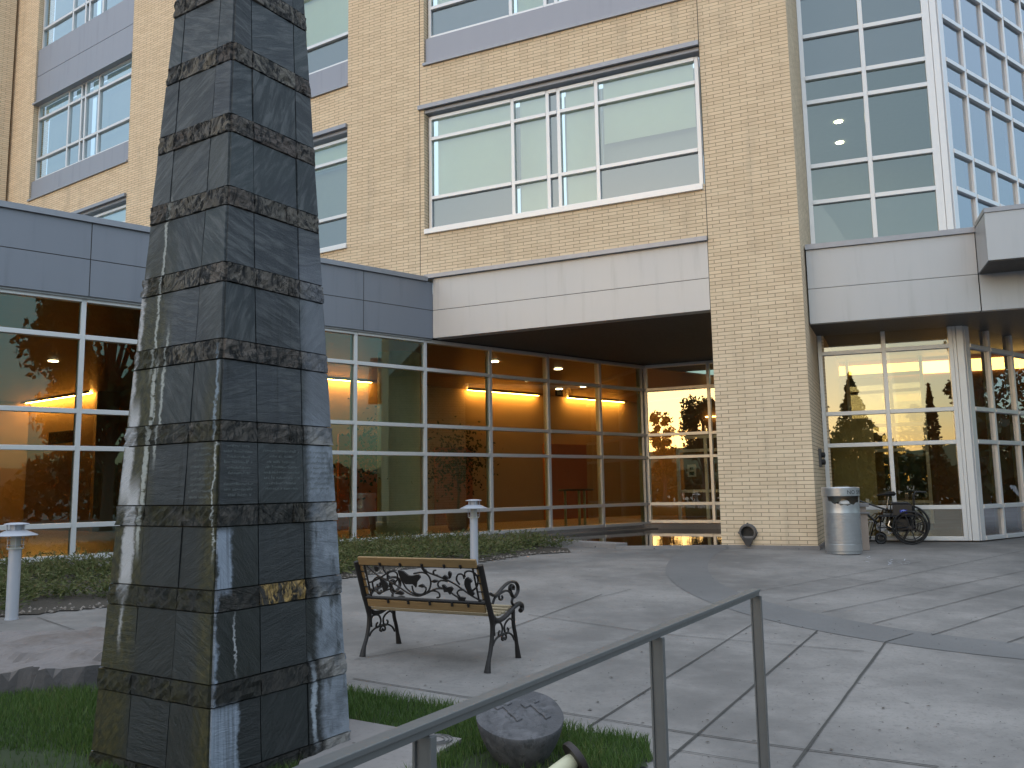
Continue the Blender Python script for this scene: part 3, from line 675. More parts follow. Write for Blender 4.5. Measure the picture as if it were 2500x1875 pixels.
# carved names: faint incised lines on the row of name tiles
ENG = simple('engraving', (.125, .14, .14), .8)
def engrave(face, u0, u1, z0, z1, nl, seed, skip=()):
    r = random.Random(seed); mb = MB()
    def Q(u, z):
        a, c = ob_c(z, 0), ob_c(z, 3 if face == 0 else 1); d = (c-a).normalized(); mid = (a+c)/2
        nn = Vector((mid.x-OB[0], mid.y-OB[1], 0)).normalized(); return mid+d*(u)+nn*.0172
    uc = (u0+u1)/2
    for i in range(nl):
        if i in skip: continue
        z = z1-(z1-z0)*(i+.5)/nl; wd = (u1-u0)*r.uniform(.6, .95); x = uc-wd/2
        while x < uc+wd/2:
            cw = r.uniform(.007, .012); hh = .016 if r.random() > .2 else .022
            pts = [(x, z), (x+cw*.15, z+hh*r.uniform(.5, 1)), (x+cw*.6, z+hh*r.uniform(0, .5)), (x+cw, z+hh*r.uniform(.3, 1))]
            for (a, b_), (c, d_) in zip(pts, pts[1:]):
                n_ = Vector((c-a, d_-b_)); n_ = Vector((-n_.y, n_.x)).normalized()*.0011
                mb.add([Q(a-n_.x, b_-n_.y), Q(c-n_.x, d_-n_.y), Q(c+n_.x, d_+n_.y), Q(a+n_.x, b_+n_.y)], [(0, 1, 2, 3)])
            x += cw*1.35+(.012 if r.random() < .16 else 0)
    mb.obj('inscription', ENG, OBT)
engrave(1, -.41, -.19, 1.47, 1.76, 10, 1, (6,)); engrave(1, -.14, .14, 1.50, 1.74, 8, 2); engrave(1, .19, .40, 1.50, 1.74, 8, 3)
engrave(0, -.40, -.19, 1.46, 1.75, 9, 4); 
# ------------------------------------------------------------------ bench
side = {'rear_leg': [(0.0, 0.0), (.02, .076), (.06, .165), (.085, .265), (.093, .342), (.083, .39)],
 'post': [(.083, .39), (.057, .453), (.024, .522), (-.008, .604), (-.047, .705), (-.079, .786), (-.091, .817)],
 'seatrail': [(.057, .453), (.097, .401), (.16, .366), (.247, .361), (.366, .391), (.475, .432), (.56, .444), (.61, .428), (.612, .395), (.583, .386)],
 'front_leg': [(.451, .41), (.454, .29), (.482, .204), (.507, .11), (.53, .0)],
 'arm': [(.064, .582), (.116, .563), (.181, .569), (.269, .606), (.375, .635), (.483, .631), (.540, .596), (.54, .545), (.486, .51), (.447, .518), (.403, .571), (.402, .600), (.435, .610), (.465, .59), (.457, .572)],
 'armb': [(.1, .50), (.137, .541), (.224, .564), (.313, .577), (.388, .562), (.447, .518), (.43, .472), (.475, .432)],
 'c1': [(.209, .566), (.211, .529), (.242, .515), (.268, .527), (.255, .543)],
 's1': [(.125, .252), (.120, .320), (.155, .345), (.225, .335), (.258, .288), (.235, .243), (.195, .237), (.193, .263), (.212, .275)],
 's2': [(.456, .310), (.400, .345), (.340, .335), (.295, .301), (.302, .252), (.345, .238), (.362, .263), (.345, .278)],
 'arch': [(.095, .180), (.13, .215), (.20, .238), (.285, .245), (.37, .235), (.43, .205), (.465, .165)],
 'c2': [(.286, .240), (.252, .226), (.246, .205), (.270, .195), (.284, .212), (.300, .195), (.322, .203), (.316, .226), (.290, .238)]}
vines = [[(.08, .30), (.17, .217), (.263, .175), (.353, .125), (.44, .067), (.527, .048), (.616, .075), (.707, .117), (.774, .124), (.828, .115), (.867, .08), (.923, .045)], [(.549, .314), (.615, .316), (.669, .265), (.743, .238), (.832, .204), (.903, .17), (.971, .121), (1.039, .073), (1.115, .033)], [(.533, .246), (.619, .26), (.67, .235), (.68, .176), (.648, .107), (.589, .063)], [(.387, .263), (.397, .203), (.421, .127), (.461, .083), (.536, .049)], [(.21, .203), (.157, .202), (.103, .161), (.095, .114), (.107, .075), (.166, .066), (.224, .088), (.288, .106)], [(.265, .182), (.268, .229), (.318, .261), (.366, .247), (.361, .194), (.328, .162), (.288, .137), (.267, .09), (.285, .06)], [(.141, .139), (.144, .116), (.172, .125), (.176, .156)], [(.949, .165), (.928, .208), (.953, .253), (.992, .254), (1.0, .218)], [(1.011, .233), (1.019, .27), (1.061, .286), (1.111, .266), (1.123, .215), (1.103, .156), (1.056, .118)], [(.844, .19), (.782, .195), (.748, .171), (.745, .141), (.774, .128)], [(.627, .087), (.688, .101), (.733, .088), (.737, .051), (.706, .042)], [(.979, .122), (.931, .116), (.909, .089), (.926, .06)], [(.49, .138), (.494, .085), (.539, .064), (.591, .074), (.623, .121), (.591, .142)], [(.76, .239), (.729, .245), (.728, .275), (.754, .283)], [(.065, .151), (.123, .169), (.212, .211), (.301, .26)], [(.244, .304), (.243, .266), (.288, .206)]]
blobs = [[(.39, .275), (.438, .265), (.479, .229), (.529, .23), (.581, .24), (.59, .21), (.548, .171), (.529, .124), (.503, .154), (.435, .151), (.41, .188), (.396, .233)], [(.181, .195), (.221, .181), (.248, .151), (.245, .105), (.195, .079), (.193, .102), (.187, .149)], [(1.006, .211), (1.035, .234), (1.073, .199), (1.051, .183), (1.045, .139), (1.067, .096), (1.055, .077), (1.032, .08), (1.003, .123), (.994, .174)], [(.781, .158), (.805, .159), (.825, .137), (.866, .146), (.881, .125), (.864, .102), (.842, .075), (.824, .1), (.791, .095), (.789, .121)], [(.873, .279), (.893, .265), (.886, .236), (.869, .213), (.862, .25)], [(.682, .184), (.718, .2), (.757, .19), (.721, .174)], [(.795, .218), (.825, .245), (.853, .227), (.861, .213)], [(.62, .301), (.658, .287), (.667, .258), (.637, .268)], [(.303, .061), (.361, .09), (.397, .065), (.369, .052)], [(.902, .059), (.98, .055), (.948, .017), (.912, .03)], [(.549, .14), (.594, .157), (.614, .136), (.587, .127)], [(.157, .302), (.198, .295), (.18, .256), (.155, .263)]]
def crv(p, k=5):
    P = [Vector(q) for q in p]; out = []
    for i in range(len(P)-1):
        a = P[max(i-1, 0)]; b = P[i]; c = P[i+1]; d = P[min(i+2, len(P)-1)]
        for j in range(k):
            t = j/k; out.append(.5*((2*b)+(c-a)*t+(2*a-5*b+4*c-d)*t*t+(3*b-a-3*c+d)*t**3))
    return out+[P[-1]]
FBE = Frame((-1.289, 7.317), 117.083, 0.10)
BN = thing('garden_bench', FBE, 'bench with black iron scroll ends, vine pattern back and wooden slats', 'bench')
LB = 1.192
zr = gz(-.231, 6.872)-.10; zl_ = gz(-1.289, 7.317)-.10
for u, nm in ((0.0, 0), (LB, 1)):
    zf = [gz(*FBE.pt(u, 0).to_2d())-.10, gz(*FBE.pt(u, .53).to_2d())-.10]
    def q3(c, du=0): return [(u+du, p[0], p[1]) for p in c]
    rl = crv([(a, max(b_, 0)) for a, b_ in side['rear_leg']]); rl = [Vector((p.x, p.y+zf[0]*(1-min(p.y/.39, 1)))) for p in rl]
    k = len(rl)
    MB().tube(q3(rl), [.030-.012*min(1, i/6)+.007*max(0, (i-14)/11) for i in range(k)], 10, flat=(1, .8)).obj('leg', IRON, BN, FBE)
    fl = crv(side['front_leg']); fl = [Vector((p.x, p.y+zf[1]*(1-min(p.y/.39, 1)))) for p in fl]
    k = len(fl); MB().tube(q3(fl), [.017+.012*max(0, (i-k+6)/6) for i in range(k)], 10, flat=(1, .9)).obj('leg', IRON, BN, FBE)
    MB().tube(q3(crv(side['post'])), .024, 10, flat=(1, .9)).obj('back_post', IRON, BN, FBE)
    m = MB().tube(q3(crv(side['seatrail'])), .020, 10); e = MB()
    m.obj('seat_rail', IRON, BN, FBE)
    m = MB(); m.tube(q3(crv(side['arm'])), .0115, 8, flat=(1, 1.5)); m.tube(q3(crv(side['armb'])), .009, 8, flat=(1, 1.4)); m.tube(q3(crv(side['c1'])), .009, 8)
    m.obj('armrest', IRON, BN, FBE)
    m = MB()
    for s_ in ('s1', 's2', 'arch', 'c2'): m.tube(q3(crv(side[s_])), .0085, 8)
    m.obj('scroll_bracket', IRON, BN, FBE)
# back panel plane
by0, bz0, upy, upz = .0366, .4813, -.353, .9355
def bp(x, h, o=0): return (x, by0+upy*h-o*upz, bz0+upz*h+o*upy)
m = MB()
for v_ in vines: m.tube([bp(p.x+.02, p.y+.02) for p in crv([(max(.03, min(a, 1.16)), b_) for a, b_ in v_], 4)], .0075, 6)
m.obj('vine_scrollwork', IRON, BN, FBE)
m = MB()
for bl in blobs:
    q = crv(bl+[bl[0]], 2)[:-1]; n_ = len(q)
    m.add([bp(p.x+.02, p.y+.02, .007) for p in q]+[bp(p.x+.02, p.y+.02, -.007) for p in q], [tuple(range(n_)), tuple(range(n_, 2*n_))[::-1]]+[(i, n_+i, n_+(i+1) % n_, (i+1) % n_) for i in range(n_)])
m.obj('leaf_ornament', IRON, BN, FBE)
m = MB()
m.tube([bp(.02, .035), bp(LB-.02, .035)], .014, 8); m.tube([bp(.02, .335), bp(LB-.02, .335)], .009, 8)
for x in (.075, LB-.075): m.tube([bp(x, .0), bp(x, .37)], .008, 8)
for x in (.035, LB-.035):
    for h in (.06, .13, .20, .27, .33): m.tube([bp(x-.03, h), bp(x+.035, h)], .006, 6)
for x in (.25, .45, .66, .87, 1.02): m.tube([bp(x, .335, .016), bp(x, .362, .020)], .011, 6); m.tube([bp(x, .035, .016), bp(x, .003, .020)], .011, 6)
m.obj('back_frame', IRON, BN, FBE)
def slat(mb, h0, h1, o0, o1, x0=.03, x1=LB-.03):
    vs = [bp(x, h, o) for x in (x0, x1) for h, o in ((h0, o0), (h1, o0), (h1, o1), (h0, o1))]
    mb.add(vs, [(0, 1, 2, 3), (7, 6, 5, 4), (0, 4, 5, 1), (1, 5, 6, 2), (2, 6, 7, 3), (3, 7, 4, 0)])
for h0, h1 in ((.336, .406), (-.045, .022)):
    m = MB(); slat(m, h0, h1, .014, -.008); m.obj('back_slat', WOOD, BN, FBE, bevel=.004)
for x in (.033, LB-.033):
    m = MB(); slat(m, .05, .33, -.004, -.014, x-.014, x+.014); m.obj('side_slat', WOOD, BN, FBE, bevel=.003)
for i in range(6):
    y = .085+i*.072; z = .405-.02*sin(pi*min(1, i/4.0))+(.012 if i == 5 else 0)
    MB().box(.02, LB-.02, y, y+.058, z, z+.022).obj('seat_slat', WOOD_P, BN, FBE, bevel=.005)
# ------------------------------------------------------------------ handrail
RZ = .975; ra, rb = hz(1846, 1437, RZ), hz(800, 1851, RZ); hd = math.degrees(math.atan2(ra.x-rb.x, ra.y-rb.y)); FR = Frame((rb.x, rb.y), hd); LR = (ra-rb).length
HR = thing('handrail', Frame((rb.x, rb.y), hd, gz(rb.x, rb.y)), 'grey steel handrail with flat top bar crossing the foreground', 'handrail')
MB().box(-2.2, LR, -.022, .022, RZ-.014, RZ).obj('top_bar', STEEL, HR, FR, bevel=.002)
MB().box(-2.2, LR-.002, -.015, .015, RZ-.032, RZ-.0145).obj('under_bar', STEEL, HR, FR, bevel=.001)
pu = [LR-.012, FR.on(1603, 1545)[0], FR.on(1036, 1764)[0], -1.6]
for i, u in enumerate(pu):
    zg = gz(*FR.pt(u, 0).to_2d())-.05
    m = MB(); w_ = .011
    m.box(u-w_, u+w_, -.027, -.020, zg, RZ-.033); m.box(u-w_, u+w_, .020, .027, zg, RZ-.033); m.box(u-.003, u+.003, -.0199, .0199, zg, RZ-.033)
    m.obj('post', STEEL, HR, Frame(FR.pt(0, 0), hd) if False else FR, bevel=.001)
# ------------------------------------------------------------------ bollard lamps
def make_lamp():
    r = thing('path_lamp', (0, 0, 0), 'x', 'path lamp', 'grey path lamps along the planting bed')
    MB().lathe([(.066, 0), (.066, .03), (.060, .032), (.060, .74)], 28).obj('pole', LAMPM, r)
    MB().lathe([(.082, .735), (.082, .752), (.050, .755), (.050, .87), (.05, .872)], 28).obj('lamp_lens', simple('lamp_lens_glass', (.42, .43, .40), .25), r)
    m = MB()
    for z in (.775, .83): m.lathe([(.083, z), (.086, z+.003), (.083, z+.006), (.079, z+.003), (.083, z)], 28, cap=False)
    for a in range(6): m.tube([(.083*cos(a*pi/3), .083*sin(a*pi/3), .75), (.083*cos(a*pi/3), .083*sin(a*pi/3), .89)], .0045, 6)
    m.obj('lamp_cage', LAMPM, r)
    MB().lathe([(.205, .872), (.207, .878), (.105, .925), (.095, .928), (.06, .928)], 36).obj('lamp_shade', LAMPM, r)
    m = MB()
    for a in range(5): m.tube([(.085*cos(a*pi/2.5), .085*sin(a*pi/2.5), .925), (.085*cos(a*pi/2.5), .085*sin(a*pi/2.5), .985)], .008, 6)
    m.lathe([(.06, .928), (.06, .985)], 20); m.obj('vent_collar', LAMPM, r)
    MB().lathe([(.118, .985), (.120, .992), (.112, .999), (.06, 1.008), (.01, 1.010)], 32).obj('cap', LAMPM, r)
    return r
def dup(r, mw, label, group=None):
    c = r.copy(); COL.objects.link(c); c.matrix_basis = mw; WM[c.name] = mw; c['label'] = label
    if group: c['group'] = group
    for ch in list(r.children):
        d = ch.copy(); COL.objects.link(d); d.parent = c
        for g2 in ch.children:
            e = g2.copy(); COL.objects.link(e); e.parent = d
    return c
lamp = make_lamp()
pl = hg(28, 1512); pc = hg(1158, 1384)
hl = .93
lamp.matrix_basis = Matrix.Translation((pl.x, pl.y, pl.z-.02)); lamp['label'] = 'grey path lamp with cone shade at the left end, before the dark lobby window'
dup(lamp, Matrix.Translation((pc.x, pc.y, pc.z-.02)), 'grey path lamp with cone shade standing behind the bench by the bed')
# ------------------------------------------------------------------ litter bin
bc = (5.36, 14.05); bz_ = gz(*bc)
ALU = simple('brushed_aluminium', (.46, .47, .49), .34, .75, var=.08, sc=5)
BIN = thing('litter_bin', (bc[0], bc[1], bz_), 'round brushed metal litter bin lettered NO SMOKING by the brick pier', 'litter bin')
T = Matrix.Translation((bc[0], bc[1], bz_))
BR = .285
prof = [(BR-.02, 0), (BR-.012, .004), (BR-.012, .045), (BR, .05), (BR, .155)]
z = .16
while z < .66: prof += [(BR-.004, z), (BR-.004, z+.010), (BR+.001, z+.013), (BR+.001, z+.021)]; z += .024
prof += [(BR, .665), (BR, .77)]
MB().lathe(prof, 48, cap=True).obj('body', ALU, BIN, T)
# opening: collar wall with a gap facing the viewer side
m = MB(); nseg = 64; vw = math.atan2(-bc[1], -bc[0])+.28
opn = lambda a: abs((a-vw+pi) % (2*pi)-pi)
V_ = []; 
for j in range(nseg):
    a = 2*pi*j/nseg; d_ = opn(a); lo = .77; hi_ = .95
    top = hi_ if d_ > 1.02 else lo+.012+.075*max(0, (d_/1.02))**2+.012*sin(a*17)
    V_ += [(BR*cos(a), BR*sin(a), .765), (BR*cos(a), BR*sin(a), top), ((BR-.006)*cos(a), (BR-.006)*sin(a), top), ((BR-.006)*cos(a), (BR-.006)*sin(a), .765)]
F_ = []
for j in range(nseg):
    k = (j+1) % nseg
    for q in range(3): F_.append((4*j+q, 4*k+q, 4*k+q+1, 4*j+q+1))
m.add(V_, F_, False); m.obj('opening_collar', ALU, BIN, T)
m = MB(); m.lathe([(BR-.02, .74), (BR-.03, .79), (.15, .80), (.05, .83), (.01, .815)], 24); m.obj('liner', simple('bin_liner', (.10, .085, .07), .7), BIN, T)
m = MB(); m.lathe([(.06, .0), (.09, .03), (.07, .07), (.01, .09)], 12, (BR*.62*cos(vw), BR*.62*sin(vw), .775)); m.obj('litter', simple('paper_litter', (.55, .53, .50), .8), BIN, T)
MB().lathe([(BR+.006, .925), (BR+.012, .93), (BR+.012, 1.055), (BR-.0, 1.07), (BR-.03, 1.066), (.20, 1.03)], 48).obj('lid', ALU, BIN, T)
fcu = bpy.data.curves.new('lettering', 'FONT'); fcu.body = 'NO SMOKING'; fcu.size = .088; fcu.space_character = 1.08; fcu.extrude = .0
fo = bpy.data.objects.new('lettering_source', fcu); COL.objects.link(fo)
dg = bpy.context.evaluated_depsgraph_get(); me_ = bpy.data.meshes.new_from_object(fo.evaluated_get(dg)); bpy.data.objects.remove(fo)
mb = MB(); st_a = vw+.06
vs = []
for v_ in me_.vertices:
    a = st_a+v_.co.x/(BR+.0135); vs.append(((BR+.0135)*cos(a), (BR+.0135)*sin(a), .958+v_.co.y))
mb.add(vs, [tuple(p.vertices) for p in me_.polygons]); 
lt = mb.obj('lettering', simple('black_lettering', (.02, .02, .022), .5), BIN, T)
# urn behind the bin
ur = (5.86, 14.55); zu_ = gz(*ur)
URN = thing('ash_urn', Frame(ur, 100, zu_), 'narrow tan stone ash urn post tucked behind the metal litter bin', 'ash urn')
US = simple('tan_stone', (.36, .28, .23), .8); FU = Frame(ur, 100, zu_)
MB().box(-.10, .10, -.10, .10, 0, .60).obj('pillar', US, URN, FU, bevel=.006)
MB().box(-.13, .13, -.13, .13, .603, .635).obj('tray', CURB, URN, FU, bevel=.006); MB().box(-.125, .125, -.125, .125, .72, .78).obj('cap', CURB, URN, FU, bevel=.006)
MB().box(-.085, .085, -.085, .085, .637, .718).obj('neck', US, URN, FU)
# ------------------------------------------------------------------ downspout nozzle and box on the pier
u_, z_ = FB.on(1827, 1300); 
SP = thing('downspout_nozzle', Frame(FB.pt(u_, -.012).to_2d(), 114.8, z_), 'round metal downspout outlet with a lip low on the brick pier', 'drain outlet')
FSP = Frame(FB.pt(u_, -.012).to_2d(), 114.8, z_); ZM = simple('cast_bronze_grey', (.13, .125, .125), .5, .6, bump=.3)
m = MB(); m.lathe([(.155, 0), (.155, -.02), (.140, -.03), (.135, -.10), (.112, -.10), (.112, -.002)], 32, axis='y', cap=False); m.obj('collar', ZM, SP, FSP)
MB().lathe([(.112, -.004), (.11, -.002)], 24, axis='y').obj('throat', BLACK, SP, FSP)
m = MB(); m.add([(-.115, -.02, -.06), (.115, -.02, -.06), (.10, -.13, -.09), (-.10, -.13, -.09), (0.045, -.05, -.215), (-.045, -.05, -.215), (.03, -.09, -.225), (-.03, -.09, -.225), ], [(0, 1, 4, 5), (1, 2, 6, 4), (2, 3, 7, 6), (3, 0, 5, 7), (5, 4, 6, 7)]); m.obj('lip', ZM, SP, FSP)
m = MB()
for a in (0, 1, 2, 3): m.lathe([(.022, -.028), (.022, -.036), (.001, -.038)], 10, (.15*cos(a*pi/2+pi/2), 0, .15*sin(a*pi/2+pi/2)), axis='y')
m.obj('bolt', ZM, SP, FSP)
FPR = Frame(FB.pt(7.485, 0).to_2d(), 24.8)
u_, z_ = FPR.on(2000, 1118)
HB = thing('wall_hydrant', Frame(FPR.pt(u_, -.0).to_2d(), 24.8, z_), 'small dark metal fitting fixed to the shaded side of the brick pier', 'wall fitting')
FH = Frame(FPR.pt(u_, 0).to_2d(), 24.8, z_)
MB().box(-.12, .12, -.04, -.002, -.17, .17).obj('plate', ZM, HB, FH, bevel=.004); MB().lathe([(.05, 0), (.05, -.06), (.02, -.07)], 14, (0, -.04, .05), axis='y').obj('cap', BLACK, HB, FH)
MB().lathe([(.05, 0), (.05, -.06), (.02, -.07)], 14, (0, -.04, -.08), axis='y').obj('cap', BLACK, HB, FH)
# ------------------------------------------------------------------ wheelchair
uw, _z = FG.on(2223, 1294, -.78)
gp_ = FG.pt(uw, -.78); FWC = Frame((gp_.x, gp_.y), 109.7+4, gz(gp_.x, gp_.y))
WC = thing('wheelchair', FWC, 'black folding wheelchair parked facing the litter bin by the corner window', 'wheelchair')
def wheel(x, y, r, tr, nm, spoke=7, rr_=.02):
    w_ = MB().tube([(x+r*cos(a*2*pi/40), y, r+tr+r*sin(a*2*pi/40)-tr*.0) for a in range(40)], tr, 8, closed=True).obj(nm, BLACK, WC, FWC)
    m = MB(); zc = r+tr
    for k in range(spoke):
        a = 2*pi*k/spoke+.3; m.tube([(x, y, zc), (x+(r-.01)*cos(a), y, zc+(r-.01)*sin(a))], .010 if spoke < 9 else .004, 6)
    m.lathe([(.03, -.03), (.03, .03)], 12, (x, y, zc), axis='y'); m.obj('spokes', BLACKV, w_, FWC)
    if r > .2: MB().tube([(x+(r-.045)*cos(a*2*pi/40), y-.05, zc+(r-.045)*sin(a*2*pi/40)) for a in range(40)], .008, 6, closed=True).obj('hand_rim', BLACKV, w_, FWC)
wheel(0, 0, .285, .017, 'wheel', 8); wheel(0, .56, .285, .017, 'wheel', 8)
for y in (.05, .51):
    w_ = wheel(-.50, y, .078, .022, 'caster', 5)
m = MB()
for y in (.06, .50):
    m.tube([(-.50, y, .10), (-.50, y, .30), (-.46, y, .50)], .012, 8); m.tube([(-.54, y, .30), (.08, y, .30)], .011, 8); m.tube([(-.50, y, .50), (.08, y, .50)], .011, 8)
    m.tube([(.08, y, .22), (.08, y, .50), (.10, y, .88), (.13, y, .93), (.24, y, .93)], .012, 8)
    m.tube([(-.50, y, .50), (-.58, y, .42), (-.66, y, .16), (-.68, y, .10)], .010, 8); m.tube([(0, y, .30), (0, y, .50)], .012, 8)
    m.tube([(-.30, y, .50), (-.30, y, .68), (-.28, y, .72), (.02, y, .72), (.06, y, .68), (.08, y, .5)], .010, 8)
m.tube([(-.30, .06, .30), (-.05, .50, .50)], .010, 8); m.tube([(-.30, .50, .30), (-.05, .06, .50)], .010, 8)
m.obj('frame', simple('black_tube_gloss', (.02, .02, .022), .2, .6), WC, FWC)
MB().box(-.44, .06, .07, .49, .50, .545).obj('seat', BLACKV, WC, FWC, bevel=.015)
MB().box(.075, .10, .07, .49, .56, .90).obj('backrest', BLACKV, WC, FWC, bevel=.01)
for y in (.04, .48):
    MB().box(-.30, .0, y, y+.04, .725, .75).obj('armrest', BLACKV, WC, FWC, bevel=.012)
    MB().box(-.27, .05, y+.005, y+.012, .52, .70).obj('side_guard', BLACKV, WC, FWC, bevel=.002)
    MB().box(-.82, -.66, y-.02, y+.12, .085, .10).obj('footplate', BLACKV, WC, FWC, bevel=.004)
    MB().tube([(.2, y+.01, .93), (.30, y+.01, .925)], .016, 8).obj('grip', BLACK, WC, FWC)
m = MB(); m.tube([(-.135, .043, .585), (-.115, .043, .602), (-.09, .043, .612), (-.065, .043, .602), (-.045, .043, .585)], .007, 5); m.tube([(-.09, .043, .57), (-.09, .043, .605)], .010, 5)
m.obj('emblem', simple('blue_badge_mark', (.25, .35, .9), .4), WC, FWC)
MB().box(-.15, -.03, .041, .0445, .55, .615).obj('badge', simple('blue_badge', (.015, .02, .30), .4), WC, FWC)
for y in (.0, .0):
    pass
MB().box(-.25, .05, .12, .44, .22, .48).obj('under_seat_bag', BLACKV, WC, FWC, bevel=.04)
MB().tube([(-.33, -.02, .42), (-.36, -.03, .34), (-.30, -.03, .30)], .012, 6).obj('brake_lever', CHROME, WC, FWC)
# ------------------------------------------------------------------ bicycle
us_, _z = FG.on(2163, 1196, -.36); gb = FG.pt(us_, -.36); FBK = Frame((gb.x, gb.y), 109.7, gz(gb.x, gb.y))
BK = thing('bicycle', FBK, 'black bicycle leaning at the window behind the wheelchair, saddle raised on a silver seatpost', 'bicycle')
def bwheel(x):
    w_ = MB().tube([(x+.325*cos(a*2*pi/44), 0, .342+.325*sin(a*2*pi/44)) for a in range(44)], .019, 8, closed=True).obj('wheel', BLACK, BK, FBK)
    m = MB()
    for k in range(18): a = 2*pi*k/18; m.tube([(x, .02*(-1)**k, .342), (x+.31*cos(a), 0, .342+.31*sin(a))], .0016, 4)
    m.lathe([(.02, -.04), (.02, .04)], 10, (x, 0, .342), axis='y'); m.obj('spokes', CHROME, w_, FBK)
bwheel(.36); bwheel(-.70)
bbx, bbz = -.13, .29
m = MB()
m.tube([(bbx, 0, bbz), (.0, 0, .64)], .015, 8); m.tube([(-.015, 0, .60), (-.56, 0, .80)], .016, 8); m.tube([(bbx, 0, bbz), (-.55, 0, .74)], .019, 8); m.tube([(-.56, 0, .86), (-.58, 0, .68)], .020, 8)
for y in (-.05, .05):
    m.tube([(bbx, y*.5, bbz), (.36, y, .342)], .009, 6); m.tube([(-.01, y*.3, .62), (.36, y, .342)], .008, 6); m.tube([(-.575, y*.7, .70), (-.64, y, .5), (-.70, y, .342)], .012, 8)
m.obj('frame', simple('bike_paint_black', (.02, .02, .02), .25, .3), BK, FBK)
MB().tube([(-.005, 0, .62), (.035, 0, .84)], .0135, 10).obj('seatpost', CHROME, BK, FBK)
sp_ = [(-.17, 0, .865), (-.10, 0, .875), (-.02, 0, .885), (.06, 0, .895), (.12, 0, .895), (.15, 0, .87)]
MB().tube(sp_, [.018, .028, .045, .075, .085, .05], 12, flat=(.55, 1)).obj('saddle', BLACK, BK, FBK)
m = MB(); m.tube([(-.56, 0, .86), (-.55, 0, .93), (-.56, -.05, .95), (-.50, -.28, .95)], .013, 8); m.tube([(-.56, 0, .94), (-.56, .05, .95), (-.50, .28, .95)], .013, 8); m.obj('handlebar', BLACK, BK, FBK)
m = MB(); m.lathe([(.085, -.002), (.085, .002)], 24, (bbx, -.05, bbz), axis='y'); m.tube([(bbx, -.06, bbz), (bbx+.14, -.06, bbz-.10)], .009, 6); m.tube([(bbx, .06, bbz), (bbx-.14, .06, bbz+.10)], .009, 6)
m.box(bbx+.10, bbx+.19, -.13, -.07, bbz-.115, bbz-.09); m.box(bbx-.19, bbx-.10, .07, .13, bbz+.085, bbz+.11); m.obj('crankset', CHROME, BK, FBK)
# ------------------------------------------------------------------ basalt seat stone
def rock(mb, c, rx, ry, prof, seed, n=40, amp=.06):
    r = random.Random(seed); ph = [r.uniform(0, 6.28) for _ in range(8)]
    vs = []; k = len(prof)
    for (rf, h) in prof:
        for j in range(n):
            a = 2*pi*j/n
            q = 1+amp*(sin(2*a+ph[0])*.6+sin(3*a+ph[1])*.5+sin(5*a+ph[2]+h*6)*.25+sin(9*a+ph[3]+h*14)*.12)
            vs.append((c[0]+rx*rf*q*cos(a), c[1]+ry*rf*q*sin(a), c[2]+h))
    fs = []
    for i in range(k-1):
        for j in range(n): fs.append((i*n+j, i*n+(j+1) % n, (i+1)*n+(j+1) % n, (i+1)*n+j))
    fs.append(tuple(range((k-1)*n, k*n)))
    return vs, fs
BAS = NT('basalt_stone'); _v = BAS.coord(); _a = BAS.noise(_v, 7, 7, .65, .5); _b = BAS.noise(BAS.vmap(_v, (1.2, 1.2, .5)), 22, 6, .7); _c = BAS.noise(_v, 80, 3)
_col = BAS.mix(BAS.sstep(_a, .4, .65), (.066, .066, .073), (.12, .118, .128)); _nz = BAS.sep(BAS.n('NewGeometry').outputs['Normal'])[2]
_col = BAS.mix(BAS.math('MULTIPLY', BAS.sstep(_b, .53, .62), .65), _col, (.035, .038, .040)); BAS.bump(BAS.math('ADD', _b, BAS.math('MULTIPLY', _c, .3)), .6, .01)
BAS = BAS.p(col=_col, rough=.72)
sc_ = hg(1268, 1892); 
STN = thing('seat_stone', (sc_.x, sc_.y+.0, gz(sc_.x, sc_.y)), 'dark basalt stone with tilted flat top and two carved T shapes', 'carved stone')
TS = Matrix.Translation((sc_.x+.01, sc_.y+.17, gz(sc_.x, sc_.y)))
prof = [(.28, -.08), (.46, .0), (.64, .06), (.79, .13), (.90, .20), (.965, .26), (1.0, .305), (.992, .313)]
vs, fs = rock(None, (0, 0, 0), .238, .225, [(a, b_*.86) for a, b_ in prof], 3, 48, .035)
tilt = lambda x, y: .36*(y)-.03*x
vs2 = [(x, y, z+max(0, (z)/.268)*tilt(x, y)) for x, y, z in vs]
m = MB(); m.add(vs2, fs, True); m.obj('block', BAS, STN, TS)
m = MB()
def tz(x, y): return .270+tilt(x, y)
for (tx, ty_, an) in ((-.10, .075, -.95), (.055, .095, -.92)):
    c_, s_ = cos(an), sin(an)
    def TT(l, w0, w1, h): return None
    for l0, l1, w_ in ((-.02, .025, .052), (.025, .075, .013), (.075, .115, .016), (.115, .15, .013), (.15, .168, .019)):
        pts = [(l0, -w_), (l1, -w_), (l1, w_), (l0, w_)]
        P3 = [(tx+l*c_-q*s_, ty_+l*s_+q*c_) for l, q in pts]
        m.add([(x, y, tz(x, y)-.004) for x, y in P3]+[(x, y, tz(x, y)+.009) for x, y in P3], [(3, 2, 1, 0), (4, 5, 6, 7), (0, 1, 5, 4), (1, 2, 6, 5), (2, 3, 7, 6), (3, 0, 4, 7)])
m.obj('relief', BAS, STN, TS, bevel=.003)
